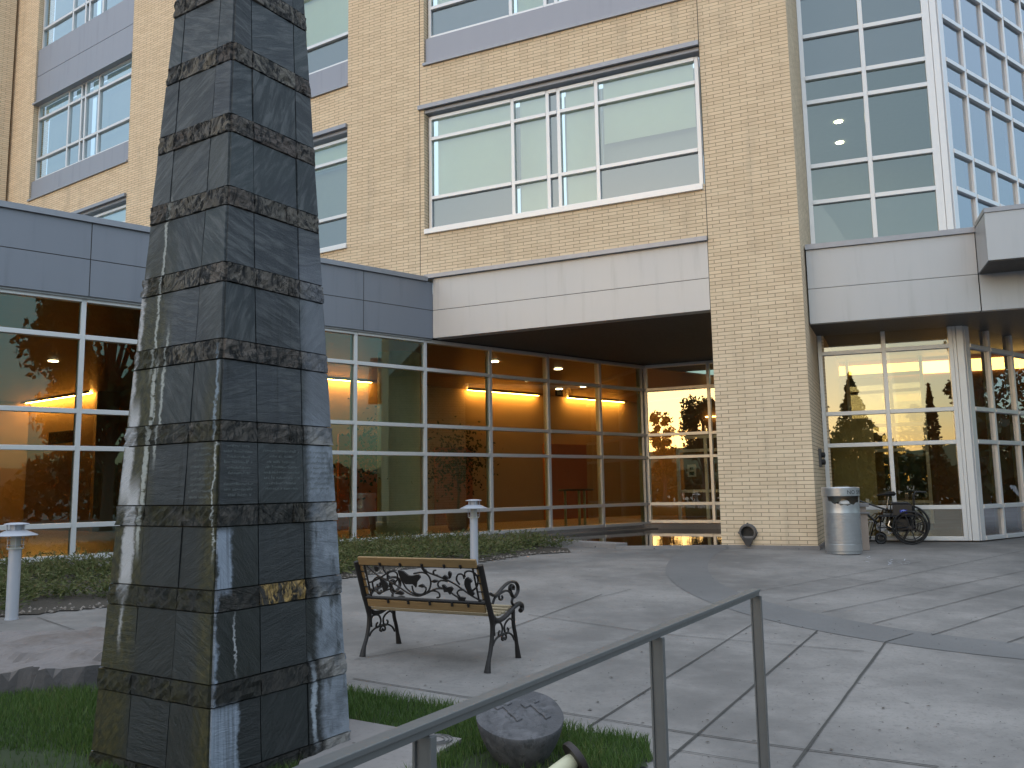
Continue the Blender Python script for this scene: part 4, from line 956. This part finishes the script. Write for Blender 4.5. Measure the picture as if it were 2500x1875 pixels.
# ------------------------------------------------------------------ boulder slab at the left
BOU = NT('boulder_rock'); _v = BOU.coord(); _a = BOU.noise(_v, 2.2, 8, .65); _b = BOU.noise(_v, 14, 6, .7)
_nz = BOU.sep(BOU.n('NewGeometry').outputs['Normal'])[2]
_col = BOU.mix(BOU.sstep(_a, .4, .62), (.135, .112, .10), (.185, .165, .16)); _col = BOU.mix(BOU.math('MULTIPLY', BOU.sstep(_b, .55, .7), .5), _col, (.10, .09, .085))
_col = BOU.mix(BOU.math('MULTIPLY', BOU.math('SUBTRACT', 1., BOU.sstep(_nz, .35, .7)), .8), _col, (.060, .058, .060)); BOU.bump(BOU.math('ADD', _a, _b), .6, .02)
BOU = BOU.p(col=_col, rough=.85)
m = MB(); nx_, ny_ = 60, 40; vs = []
def bh(x, y):                         # rounded slab with a broken, stepped near edge
    e = 1.35*(1+.06*sin(7*y)+.04*sin(17*y)); f = .72*(1+.10*sin(3.1*x)+.05*sin(9*x+1)+.03*sin(23*x))
    a = max(0, 1-abs(x/e)**5); b_ = max(0, 1-abs(y/f)**6)
    n_ = .02*sin(3*x+2*y)+.015*sin(8*x-5*y)+.008*sin(19*x+13*y)
    h = (.23+n_)*(min(1, a*3))*(min(1, b_*3))
    if y < -.38+.10*sin(4*x+1)+.05*sin(11*x): h -= .07*min(1, (-.38+.1*sin(4*x+1)-y)*6+.4)
    return max(h, -.12)
for j in range(ny_+1):
    for i in range(nx_+1):
        x = -1.5+3*i/nx_; y = -.85+1.7*j/ny_; vs.append((x, y, bh(x, y)+random.uniform(-.003, .003)))
m.add(vs, [(j*(nx_+1)+i, j*(nx_+1)+i+1, (j+1)*(nx_+1)+i+1, (j+1)*(nx_+1)+i) for j in range(ny_) for i in range(nx_)], False)
FBO = Frame((-4.15, 6.85), 78, gz(-4.1, 6.9)-.03)
m.obj('boulder', BOU, None, FBO, label='broad flat brown boulder lying by the lawn behind the obelisk', cat='boulder')
# ------------------------------------------------------------------ slab with round lid, drain channel, spotlight
P_ = [hg(*q) for q in ((850, 1768), (1128, 1818), (985, 1905), (850, 2000), (700, 1960), (760, 1800))]
def gpoly(pts, z0, z1): 
    mb = MB(); n_ = len(pts)
    mb.add([(p.x, p.y, gz(p.x, p.y)+z0) for p in pts]+[(p.x, p.y, gz(p.x, p.y)+z1) for p in pts], [tuple(range(n_)), tuple(range(n_, 2*n_))[::-1]]+[(i, n_+i, n_+(i+1) % n_, (i+1) % n_) for i in range(n_)]); return mb
VA = gpoly(P_, -.03, .035).obj('pump_vault_slab', CURB, None, ID, label='flat grey concrete slab with a round lid at the foot of the obelisk', cat='concrete slab')
lc = hg(1062, 1822); ll = MB()
for r_ in (.105, .085, .06): ll.lathe([(r_, 0), (r_, .006), (r_-.006, .006), (r_-.006, 0)], 32, (0, 0, .034), cap=False)
ll.obj('round_lid', simple('lid_line', (.13, .13, .13), .8), VA, Matrix.Translation((lc.x, lc.y, gz(lc.x, lc.y)+.002)))
d0, d1 = hg(850, 1868), hg(952, 1824); fd = Frame((d0.x, d0.y), math.degrees(math.atan2(d1.x-d0.x, d1.y-d0.y)), gz(d0.x, d0.y)+.035)
RUST = simple('rusty_iron', (.20, .085, .05), .85, var=.5, sc=30); Ld = (d1-d0).length
DC = MB().box(-.35, Ld, -.016, .030, -.01, .022).obj('drain_channel', RUST, None, fd, label='rusty perforated metal drain channel set in the slab', cat='drain')
m = MB()
for i in range(5): m.lathe([(.006, 0), (.006, .0015)], 10, (-.05+i*.035, .004, .0225))
m.obj('drain_hole', BLACK, DC, fd)
# spotlight
sp0 = hz(1405, 1852, .12); SL = thing('garden_spotlight', (sp0.x, sp0.y, gz(sp0.x, sp0.y)), 'brown round garden spotlight with a cream cone at the bottom edge', 'spotlight')
ax = Vector((-.72, -.30, -.42)).normalized(); MS = Matrix.Translation(sp0) @ ax.to_track_quat('Z', 'Y').to_matrix().to_4x4()
MB().lathe([(.01, -.03), (.06, -.028), (.088, -.018), (.092, 0), (.090, .014), (.080, .014)], 36, cap=True).obj('hood', simple('bronze_paint', (.035, .028, .028), .5, .3), SL, MS)
MB().lathe([(.036, .012), (.042, .03), (.048, .20), (.048, .21)], 28).obj('cone', simple('cream_plastic', (.55, .54, .38), .5), SL, MS)
MB().tube([(sp0.x, sp0.y, gz(sp0.x, sp0.y)-.05), (sp0.x, sp0.y, .10)], .014, 8).obj('stake', BLACK, SL)
# ------------------------------------------------------------------ pond and ledges
WAT = NT('pond_water'); _v = WAT.coord(); WAT.p(col=(.012, .014, .012), rough=.03, spec=.8); WAT.bump(WAT.noise(_v, 3.5, 2), .05, .02); WAT = WAT.m
pp = [Vector((.55, 17.25)), Vector((1.9, 15.55)), Vector((3.75, 15.3)), Vector((6.4, 17.2)), Vector((9.2, 19.6)), FE.pt(6.5, -.3).to_2d(), FE.pt(-.3, -.4).to_2d(), FW_.pt(8.6, -.40).to_2d()]
m = MB(); m.add([(p.x, p.y, .428) for p in pp], [tuple(range(len(pp)))[::-1]]); m.obj('water', WAT, kind='structure', label='still dark water of the shallow pool before the entrance glass')
def ledge(pts, w_, z0, z1, mb):
    for a, c in zip(pts, pts[1:]):
        a, c = Vector(a), Vector(c); f = Frame(a, math.degrees(math.atan2(c.x-a.x, c.y-a.y))); L_ = (c-a).length
        q = [f.pt(0, -w_/2), f.pt(L_, -w_/2), f.pt(L_, w_/2), f.pt(0, w_/2)]; mb.prism([(p.x, p.y) for p in q][::1], z0, z1)
m = MB(); ledge([(-.70, 18.0), (.55, 17.15), (1.92, 15.45)], .30, .3, .50, m); m.obj('pool_ledge', CURB, None, label='low pale stone ledge edging the dark pool', cat='ledge', bevel=.01)
m = MB(); ledge([(1.80, 15.40), (3.72, 15.2)], .16, .3, .452, m); m.obj('pool_kerb', CURB, None, label='thin stone kerb between the paving and the dark pool', cat='kerb')
# ------------------------------------------------------------------ interior things
def on_w(px, py, v):
    u, z = FW_.on(px, py, v); return u, z
def desk(fr, name, label):
    D = thing(name, fr, label, 'desk')
    MB().box(-1.3, 1.3, -.35, .35, .70, .74).obj('desk_top', DESKW, D, fr); MB().box(-1.25, 1.25, -.30, -.27, 0, .70).obj('front_panel', simple('desk_panel', (.36, .16, .07), .5), D, fr)
    for u in (-1.25, 1.22): MB().box(u, u+.03, -.26, .3, 0, .70).obj('side_panel', DESKW, D, fr)
    return D
dd = hz(285, 1232, 1.17); fdk = Frame((dd.x, dd.y), 49.5, .44); desk(fdk, 'reception_desk', 'wooden reception desk inside the lobby seen through the left window')
def office_chair(fr, label):
    D = thing('office_chair', fr, label, 'office chair')
    MB().box(-.24, .24, -.24, .24, .46, .54).obj('seat', BLACKV, D, fr, bevel=.03); MB().box(-.22, .22, .20, .27, .62, 1.12).obj('backrest', BLACKV, D, fr, bevel=.03)
    m = MB(); m.tube([(0, 0, .06), (0, 0, .46)], .03, 8); m.tube([(0, .2, .5), (0, .26, .66)], .02, 6)
    for k in range(5): m.tube([(0, 0, .08), (.28*cos(k*1.257), .28*sin(k*1.257), .05)], .018, 6)
    m.obj('base', BLACK, D, fr)
cc = fdk.pt(-1.35, .55); fch = Frame(cc.to_2d(), 20, .44); office_chair(fch, 'black office chair with tall back beside the lobby reception desk')
# seated receptionist: one skinned body
hp_ = hz(298, 1200, 1.62)
pf = Frame((hp_.x, hp_.y), 49.5+150, .44)
PS = thing('person', pf, 'person with dark hair in a dark blue top sitting behind the lobby desk', 'person')
sk = [((0, 0, .50), .15), ((0, .0, .66), .13), ((0, -.01, .86), .15), ((0, -.01, 1.00), .09), ((0, 0, 1.07), .05), ((0, -.01, 1.15), .075), ((0, -.015, 1.24), .085),
      ((.17, 0, .96), .055), ((.24, -.06, .76), .043), ((.18, -.30, .72), .033), ((.15, -.38, .73), .03), ((-.17, 0, .96), .055), ((-.24, -.06, .76), .043), ((-.18, -.30, .72), .033), ((-.15, -.38, .73), .03),
      ((.10, -.20, .50), .085), ((.11, -.44, .49), .06), ((.11, -.44, .25), .05), ((.11, -.44, .06), .035), ((.11, -.58, .04), .03), ((-.10, -.20, .50), .085), ((-.11, -.44, .49), .06), ((-.11, -.44, .25), .05), ((-.11, -.44, .06), .035), ((-.11, -.58, .04), .03)]
ed = [(0, 1), (1, 2), (2, 3), (3, 4), (4, 5), (5, 6), (2, 7), (7, 8), (8, 9), (9, 10), (2, 11), (11, 12), (12, 13), (13, 14), (0, 15), (15, 16), (16, 17), (17, 18), (18, 19), (0, 20), (20, 21), (21, 22), (22, 23), (23, 24)]
me = bpy.data.meshes.new('body'); me.from_pydata([p for p, r in sk], ed, [])
o = bpy.data.objects.new('body', me); link(o, PS, pf.m.copy()); md = o.modifiers.new('skin', 'SKIN')
for i, (p, r_) in enumerate(sk): me.skin_vertices[0].data[i].radius = (r_, r_)
me.skin_vertices[0].data[0].use_root = True
o.modifiers.new('sub', 'SUBSURF').levels = 1; o.modifiers['sub'].render_levels = 2
BD = NT('person_skin_and_top'); _z = BD.sep(BD.coord())[2]; me.materials.append(BD.p(col=BD.mix(BD.math('GREATER_THAN', _z, 1.04), (.03, .035, .07), (.42, .22, .15)), rough=.7))
MB().lathe([(.02, 1.36), (.075, 1.345), (.100, 1.28), (.098, 1.20), (.085, 1.14)][::-1], 20, (0, .02, 0)).obj('hair', simple('dark_hair', (.02, .013, .01), .6), PS, pf)
# wall screens and dark openings in the lobby
def wallthing(px0, py0, px1, py1, v, nm, label, cat, mat, fr=FW_, th=.04):
    u0, za = fr.on(px0, py0, v); u1, zb = fr.on(px1, py1, v); 
    o_ = fr.pt((u0+u1)/2, v); f = Frame(o_.to_2d(), fr.h, min(za, zb)); w_ = abs(u1-u0)/2; h_ = abs(za-zb)
    T_ = thing(nm, f, label, cat); MB().box(-w_, w_, -th, 0, 0, h_).obj('frame', BLACK, T_, f, bevel=.008); MB().box(-w_+.04, w_-.04, -th-.003, -th-.001, .04, h_-.04).obj('panel', mat, T_, f)
DKW = simple('dark_glass_panel', (.02, .018, .016), .25)
wallthing(122, 1056, 180, 1080, 0, 'wall_screen', 'dark screen high on the lobby wall left of the first mullion', 'screen', DKW, Frame(fc.pt(0, -.05).to_2d(), fc.h))
wallthing(1355, 952, 1372, 968, 4.0, 'hanging_sign', 'small pale hanging sign under the lobby ceiling near the wall light', 'sign', simple('sign_pale', (.5, .42, .25), .6))
def planter(x, y, z, h, label, seed, pot=True):
    f = Frame((x, y), 90, z); T_ = thing('potted_tree', f, label, 'potted tree'); r = random.Random(seed)
    MB().lathe([(.22, 0), (.27, .1), (.32, .48), (.34, .5), (.31, .5), (.29, .44)], 28).obj('pot', simple('clay_pot', (.20, .11, .07), .6), T_, f)
    m = MB(); m.tube([(0, 0, .4), (.03, .02, h*.4), (-.02, 0, h*.62)], [.04, .03, .02], 8)
    for k in range(8):
        a = r.uniform(0, 6.28); L_ = r.uniform(.4, .8); m.tube([(0, 0, h*r.uniform(.4, .6)), (L_*cos(a)*.6, L_*sin(a)*.6, h*r.uniform(.6, .85))], .012, 5)
    m.obj('trunk', simple('bark', (.09, .07, .05), .9), T_, f)
    leaves(900, lambda: (r.gauss(0, .42), r.gauss(0, .42), h*.72+r.gauss(0, .42)), .10, LEAFD, 'foliage', T_, f, r)
def leaves(n_, fn, sz, mat, nm, parent, fr, r, **kw):
    mb = MB(); rn = []
    for _ in range(n_):
        c = Vector(fn()); d = Vector((r.gauss(0, 1), r.gauss(0, 1), r.gauss(0, .6))).normalized(); e = d.orthogonal().normalized(); e.rotate(Matrix.Rotation(r.uniform(0, 6.28), 3, d)); s_ = sz*r.uniform(.6, 1.3)
        f_ = d.cross(e); mb.add([c-e*s_*.5, c+f_*s_*.28, c+e*s_*.5, c-f_*s_*.28], [(0, 1, 2, 3)]); rn.append(r.random())
    return mb.obj(nm, mat, parent, fr, attrs={'rnd': rn}, **kw)
def leafmat(name, cols, tr=.3):
    m = NT(name); r1 = m.n('Attribute', attribute_name='rnd').outputs['Fac']
    c = m.ramp(r1, [(i/(len(cols)-1), q) for i, q in enumerate(cols)]); big = m.noise(m.coord(), .9, 3)
    c = m.mix(m.math('MULTIPLY', big, .5), c, cols[0]); m.p(col=c, rough=.6, spec=.3)
    t = m.n('BsdfTranslucent', {'Color': c}); mx = m.n('MixShader', {0: tr, 1: m.b.outputs[0], 2: t.outputs[0]}); m.t.links.new(mx.outputs[0], m.out.inputs[0]); return m.m
LEAFD = leafmat('dark_leaves', [(.012, .022, .008), (.030, .050, .016), (.05, .075, .022)])
LEAFJ = leafmat('juniper_leaves', [(.05, .062, .022), (.10, .125, .042), (.16, .18, .065), (.22, .18, .10)])
LEAFG = leafmat('grass_blades', [(.045, .085, .020), (.080, .145, .034), (.12, .20, .048), (.22, .22, .09)], .35)
pp_ = FW_.pt(4.9, 1.0); planter(pp_.x, pp_.y, .44, 2.0, 'dark leafy plant in a brown pot inside the lobby beside the obelisk edge', 11)
pp_ = FW_.pt(8.2, 2.6); planter(pp_.x, pp_.y, .44, 2.7, 'indoor tree in a clay pot just right of the round column', 12)
pp_ = FW_.pt(11.0, 3.4); planter(pp_.x, pp_.y, .44, 2.5, 'indoor tree in a clay pot in the middle of the lobby', 13)
# steel bins in the vestibule side, built as pale posts under a round top
tb = FW_.pt(13.2, 1.2); ftb = Frame(tb.to_2d(), 49.5, .44); TB = thing('steel_bins', ftb, 'steel bins built as pale metal posts under a round dark top inside the lobby near the entrance', 'bins')
MB().lathe([(.45, .98), (.47, 1.0), (.45, 1.03)], 28).obj('bin_top', BLACK, TB, ftb)
for a in range(3): MB().tube([(.30*cos(a*2.09), .30*sin(a*2.09), 0), (.30*cos(a*2.09), .30*sin(a*2.09), .98)], .035, 10).obj('leg', simple('pale_metal_post', (.42, .50, .45), .4, .3), TB, ftb)
# ------------------------------------------------------------------ grass, junipers
def inside(p, poly):
    c = False; n_ = len(poly); j = n_-1
    for i in range(n_):
        if (poly[i][1] > p[1]) != (poly[j][1] > p[1]) and p[0] < (poly[j][0]-poly[i][0])*(p[1]-poly[i][1])/(poly[j][1]-poly[i][1])+poly[i][0]: c = not c
        j = i
    return c
lawn = [(-4.9, 5.0), (-4.6, 6.1), (-3.9, 6.35), (-3.0, 6.3), (-2.4, 6.5), (-1.9, 6.62), (-1.21, 6.28), (-.5, 5.90), (.0, 5.62), (.40, 5.38), (.76, 5.22), (.74, 4.9), (.2, 4.05), (-.5, 2.9), (-1.6, 1.2), (-4.5, 1.2)]
def draped_poly(poly, lift, st, mat, nm, **kw):
    x0, x1 = min(p[0] for p in poly), max(p[0] for p in poly); y0, y1 = min(p[1] for p in poly), max(p[1] for p in poly)
    mb = MB(); ix = {}; nx = int((x1-x0)/st)+2; ny = int((y1-y0)/st)+2
    def vid(i, j):
        if (i, j) not in ix: ix[(i, j)] = len(mb.v); x, y = x0+i*st, y0+j*st; mb.v.append((x, y, gz(x, y)+lift))
        return ix[(i, j)]
    for j in range(ny):
        for i in range(nx):
            if inside((x0+(i+.5)*st, y0+(j+.5)*st), poly): mb.f.append((vid(i, j), vid(i+1, j), vid(i+1, j+1), vid(i, j+1))); mb.sm.append(True)
    return mb.obj(nm, mat, **kw)
SOIL = NT('soil'); _v = SOIL.coord(); _n = SOIL.noise(_v, 22, 6, .7); SOIL.bump(_n, .8, .02); SOIL = SOIL.p(col=SOIL.mix(_n, (.035, .030, .024), (.085, .070, .055)), rough=.95)
TURF = NT('turf_soil'); _v = TURF.coord(); _n = TURF.noise(_v, 9, 5); TURF = TURF.p(col=TURF.mix(_n, (.018, .030, .010), (.035, .050, .016)), rough=.95)
draped_poly(lawn, .012, .05, TURF, 'lawn_ground', kind='structure', label='earth under the lawn')
slabp = [(p.x, p.y) for p in P_]
r = random.Random(21); gb_ = MB(); rn = []
def blade(mb, x, y, z, h, w_, r):
    a = r.uniform(0, 6.28); dx, dy = cos(a)*w_, sin(a)*w_; b2 = r.uniform(0, 6.28); l = h*r.uniform(.15, .7); ex, ey = cos(b2)*l, sin(b2)*l
    mb.add([(x-dx, y-dy, z), (x+dx, y+dy, z), (x+dx*.6+ex*.4, y+dy*.6+ey*.4, z+h*.6), (x-dx*.6+ex*.4, y-dy*.6+ey*.4, z+h*.6), (x+ex, y+ey, z+h)], [(0, 1, 2, 3), (3, 2, 4)])
cnt = 0
while cnt < 52000:
    x = r.uniform(-4.7, .8); y = r.uniform(3.3, 6.65)
    if not inside((x, y), lawn) or inside((x, y), slabp): continue
    if abs(x/y) > .66: continue
    d_ob = abs(x-OB[0])+abs(y-OB[1])
    patch = sin(x*3.1+1)*sin(y*2.7)+.5*sin(x*7+y*5)
    bare = (x+2.95)**2/.5+(y-4.75)**2/.12 < 1 or ((x-.0)**2+(y-4.75)**2 < .10) or ((x+.35)**2+(y-4.55)**2 < .06)
    if bare and r.random() < .88: continue
    h = (.045+.03*r.random())*(1+.25*patch)
    blade(gb_, x, y, gz(x, y)+.01, h, .0028, r); v_ = min(1, max(0, r.gauss(.45+.12*patch, .22))); rn += [v_, v_]; cnt += 1
gb_.obj('grass', LEAFG, attrs={'rnd': rn}, kind='stuff', label='short bright green lawn grass around the obelisk')
wp = lambda u, v: tuple(FW_.pt(u, v).to_2d())
bed = [(-7.6, 8.4), (-5.55, 9.0), (-4.94, 9.32), (-4.52, 9.62), (-2.35, 11.52), (-1.53, 12.56), (-.49, 13.34), (.29, 14.42), (.93, 14.75), (.95, 15.5), (.3, 16.9), (-.7, 17.6), wp(8.0, -.45), wp(-2.5, -.45)]
draped_poly(bed, .012, .10, SOIL, 'planting_bed', kind='structure', label='dark mulch of the planting bed')
r = random.Random(31)
cen = []
while len(cen) < 210:
    x = r.uniform(-8, 1); y = r.uniform(8.6, 17.6)
    if inside((x, y), bed):
        e = min(sqrt((x-px)**2+(y-py)**2) for (px, py) in resample(bed[:9], .3)) if True else 1
        if e > .28: cen.append((x, y, min(1, .45+e*.5)))
jb = MB(); rn = []
for (x, y, k) in cen:
    H_ = .22*k*r.uniform(.7, 1.2)
    for _ in range(26):
        a = r.uniform(0, 6.28); L_ = r.uniform(.2, .5); el = r.uniform(.15, .9); bx, by_ = x+r.gauss(0, .1), y+r.gauss(0, .1)
        tip = Vector((cos(a)*cos(el), sin(a)*cos(el), sin(el)*.8))
        for s_ in range(11):
            t_ = s_/10; c = Vector((bx, by_, gz(bx, by_)+.03))+tip*L_*t_+Vector((0, 0, H_*.5*t_*(1.1-t_)))
            if c.z > gz(x, y)+H_+.10: continue
            d = Vector((r.gauss(0, 1), r.gauss(0, 1), r.gauss(0, 1))).normalized(); e = (tip+d*.7).normalized(); f_ = e.cross(d)
            if f_.length < .1: continue
            f_.normalize(); q = .036*r.uniform(.6, 1.3)
            jb.add([c, c+e*q+f_*q*.25, c+e*q*1.9, c+e*q-f_*q*.25], [(0, 1, 2, 3)]); rn.append(min(1, max(0, .25+.5*t_+r.gauss(0, .18))))
jb.obj('juniper_ground_cover', LEAFJ, attrs={'rnd': rn}, kind='stuff', label='low spreading juniper bushes filling the bed under the lobby glass')
# dry weeds and pebbles at the bed edge
pb = MB(); r = random.Random(5)
for _ in range(700):
    p = r.choice(resample(bed[:9], .15)); x, y = p.x+r.gauss(0, .10)-.05, p.y+abs(r.gauss(.12, .12)); q = r.uniform(.006, .02)
    pb.add([(x-q, y-q, gz(x, y)+.01), (x+q, y-q*.7, gz(x, y)+.01), (x+q*.8, y+q, gz(x, y)+.01), (x-q, y+q, gz(x, y)+.01), (x, y, gz(x, y)+.012+q*.9)], [(0, 1, 4), (1, 2, 4), (2, 3, 4), (3, 0, 4)])
pb.obj('pebbles', simple('pebble_stone', (.22, .19, .165), .85, var=.4, sc=40), kind='stuff', label='loose pebbles and bark along the bed edge')
# ------------------------------------------------------------------ trees and hill behind the viewer, seen mirrored in the glass
BARK = simple('tree_bark', (.08, .065, .05), .9)
def broadleaf(x, y, h, rad_, label, seed, n_=7000, sz=.36):
    z = gz(x, y); f = Frame((x, y), 90, z); T_ = thing('broadleaf_tree', f, label, 'tree', 'trees across the street'); r = random.Random(seed)
    m = MB(); m.tube([(0, 0, -.1), (.05, .05, h*.25), (0, .1, h*.55), (.05, 0, h*.8)], [h*.022, h*.018, h*.011, h*.004], 10)
    cl = []
    for k in range(30):
        a = r.uniform(0, 6.28); t_ = r.uniform(.32, .95); q = rad_*sqrt(max(.05, 1-((t_-.6)/.42)**2))*r.uniform(.45, .85); c = (q*cos(a), q*sin(a), h*t_); cl.append((c, rad_*r.uniform(.22, .45)))
        m.tube([(0, 0, h*t_*.55), (c[0]*.5, c[1]*.5, h*t_*.8), c], [h*.008, h*.005, h*.002], 6)
    m.obj('trunk', BARK, T_, f)
    def fn():
        c, q = r.choice(cl); d = Vector((r.gauss(0, 1), r.gauss(0, 1), r.gauss(0, .9))).normalized()*q*r.uniform(.35, 1.05); return (c[0]+d.x, c[1]+d.y, c[2]+d.z)
    leaves(n_, fn, sz, LEAFD, 'crown', T_, f, r)
def conifer(x, y, h, rad_, label, seed, n_=3500):
    z = gz(x, y); f = Frame((x, y), 90, z); T_ = thing('conifer_tree', f, label, 'tree', 'trees across the street'); r = random.Random(seed)
    MB().tube([(0, 0, -.1), (0, 0, h*.98)], [h*.018, h*.003], 8).obj('trunk', BARK, T_, f)
    def fn():
        t_ = r.random()**1.3; lay = 1+.13*sin(t_*44); a = r.uniform(0, 6.28); q = rad_*(1-t_)*lay*r.uniform(.3, 1.0); return (q*cos(a), q*sin(a), h*(.10+.9*t_)-q*.25)
    leaves(n_, fn, .34, LEAFD, 'crown', T_, f, r)
broadleaf(21.5, -5.5, 14.5, 4.0, 'large broadleaf tree mirrored in the left lobby glass', 41, 15000, .42)
broadleaf(31, -2, 11, 3.4, 'smaller broadleaf tree mirrored in the left lobby glass behind the large one', 42)
broadleaf(44, 24, 11, 4.5, 'broadleaf tree mirrored in the side of the glass tower', 43)
broadleaf(40, 12, 8, 3.5, 'second broadleaf tree mirrored low in the side of the glass tower', 44)
broadleaf(-31.5, -26.5, 10.2, 2.7, 'broadleaf tree mirrored in the entrance glass by the pier', 45)
broadleaf(-35.5, -25.5, 9.2, 1.4, 'slim round topped tree mirrored in the middle of the entrance glass', 46, 3000)
broadleaf(-42, -23, 7.4, 2.6, 'wide low tree mirrored at the left of the entrance glass', 47)
conifer(-11.5, -41, 11.2, 3.6, 'dark conifer mirrored in the left pane of the tower lobby glass', 51, 6000)
broadleaf(-16.5, -42, 9.0, 3.2, 'rounded tree mirrored beside the conifer in the tower lobby glass', 52)
conifer(-5.6, -42, 9.8, 1.5, 'slim small conifer mirrored in the right pane of the tower lobby glass', 53, 2200)
broadleaf(-1.0, -39, 14, 2.8, 'tall tree mirrored at the right edge of the tower lobby glass', 54, 7000, .36)
wr = random.Random(77); wpts = []
def woods():
    a = rad(wr.uniform(35, 268)); R_ = wr.uniform(46, 54)+6*sin(a*5); hh = 3.6+2.6*exp(-((math.degrees(a)-195)/9)**2)+1.3*sin(a*7+1)+.9*sin(a*19)+.5*sin(a*43)
    return (R_*sin(a), R_*cos(a), -.3+hh*wr.random()**.8)
leaves(26000, woods, .8, LEAFD, 'woods', None, ID, wr, kind='stuff', label='dark belt of trees and shrubs across the street')
hm = MB(); nn = 120
pts = []
for i in range(nn+1):
    a = rad(90+180*i/nn); R_ = 520
    hh = 26+16*sin(i*.11+2.4)+8*sin(i*.31)+3*sin(i*.9)
    pts.append((R_*sin(a), R_*cos(a), hh, a))
vs = []
for x, y, h_, a in pts: vs += [(x*.86, y*.86, -1), (x*.93, y*.93, h_*.6), (x, y, h_), (x*1.06, y*1.06, -1)]
hm.add(vs, [(4*i+k, 4*i+k+1, 4*i+k+5, 4*i+k+4) for i in range(nn) for k in range(3)], True)
hm.obj('hills', simple('hill_woods', (.05, .065, .03), .95, var=.4, sc=.02), kind='structure', label='low wooded hills')
# dry leaf flecks and grit on the paving
lr = random.Random(99); lm = MB(); k_ = 0
while k_ < 420:
    px, py = lr.uniform(850, 2500), 1400+475*lr.random()**.7; p = hg(px, py)
    if inside((p.x, p.y), lawn) or inside((p.x, p.y), bed) or inside((p.x, p.y), slabp): continue
    s_ = lr.uniform(.003, .009) if lr.random() < .93 else lr.uniform(.012, .022); a = lr.uniform(0, 6.28); dx, dy = cos(a)*s_, sin(a)*s_; z = gz(p.x, p.y)+.006
    lm.add([(p.x-dx, p.y-dy, z), (p.x+dy*.5, p.y-dx*.5, z+.003), (p.x+dx, p.y+dy, z+.001), (p.x-dy*.5, p.y+dx*.5, z+.004)], [(0, 1, 2, 3)]); k_ += 1
lm.obj('leaf_litter', simple('dry_leaf', (.075, .062, .05), .9, var=.4, sc=3), kind='stuff', label='scattered dark leaf flecks and grit on the paving')
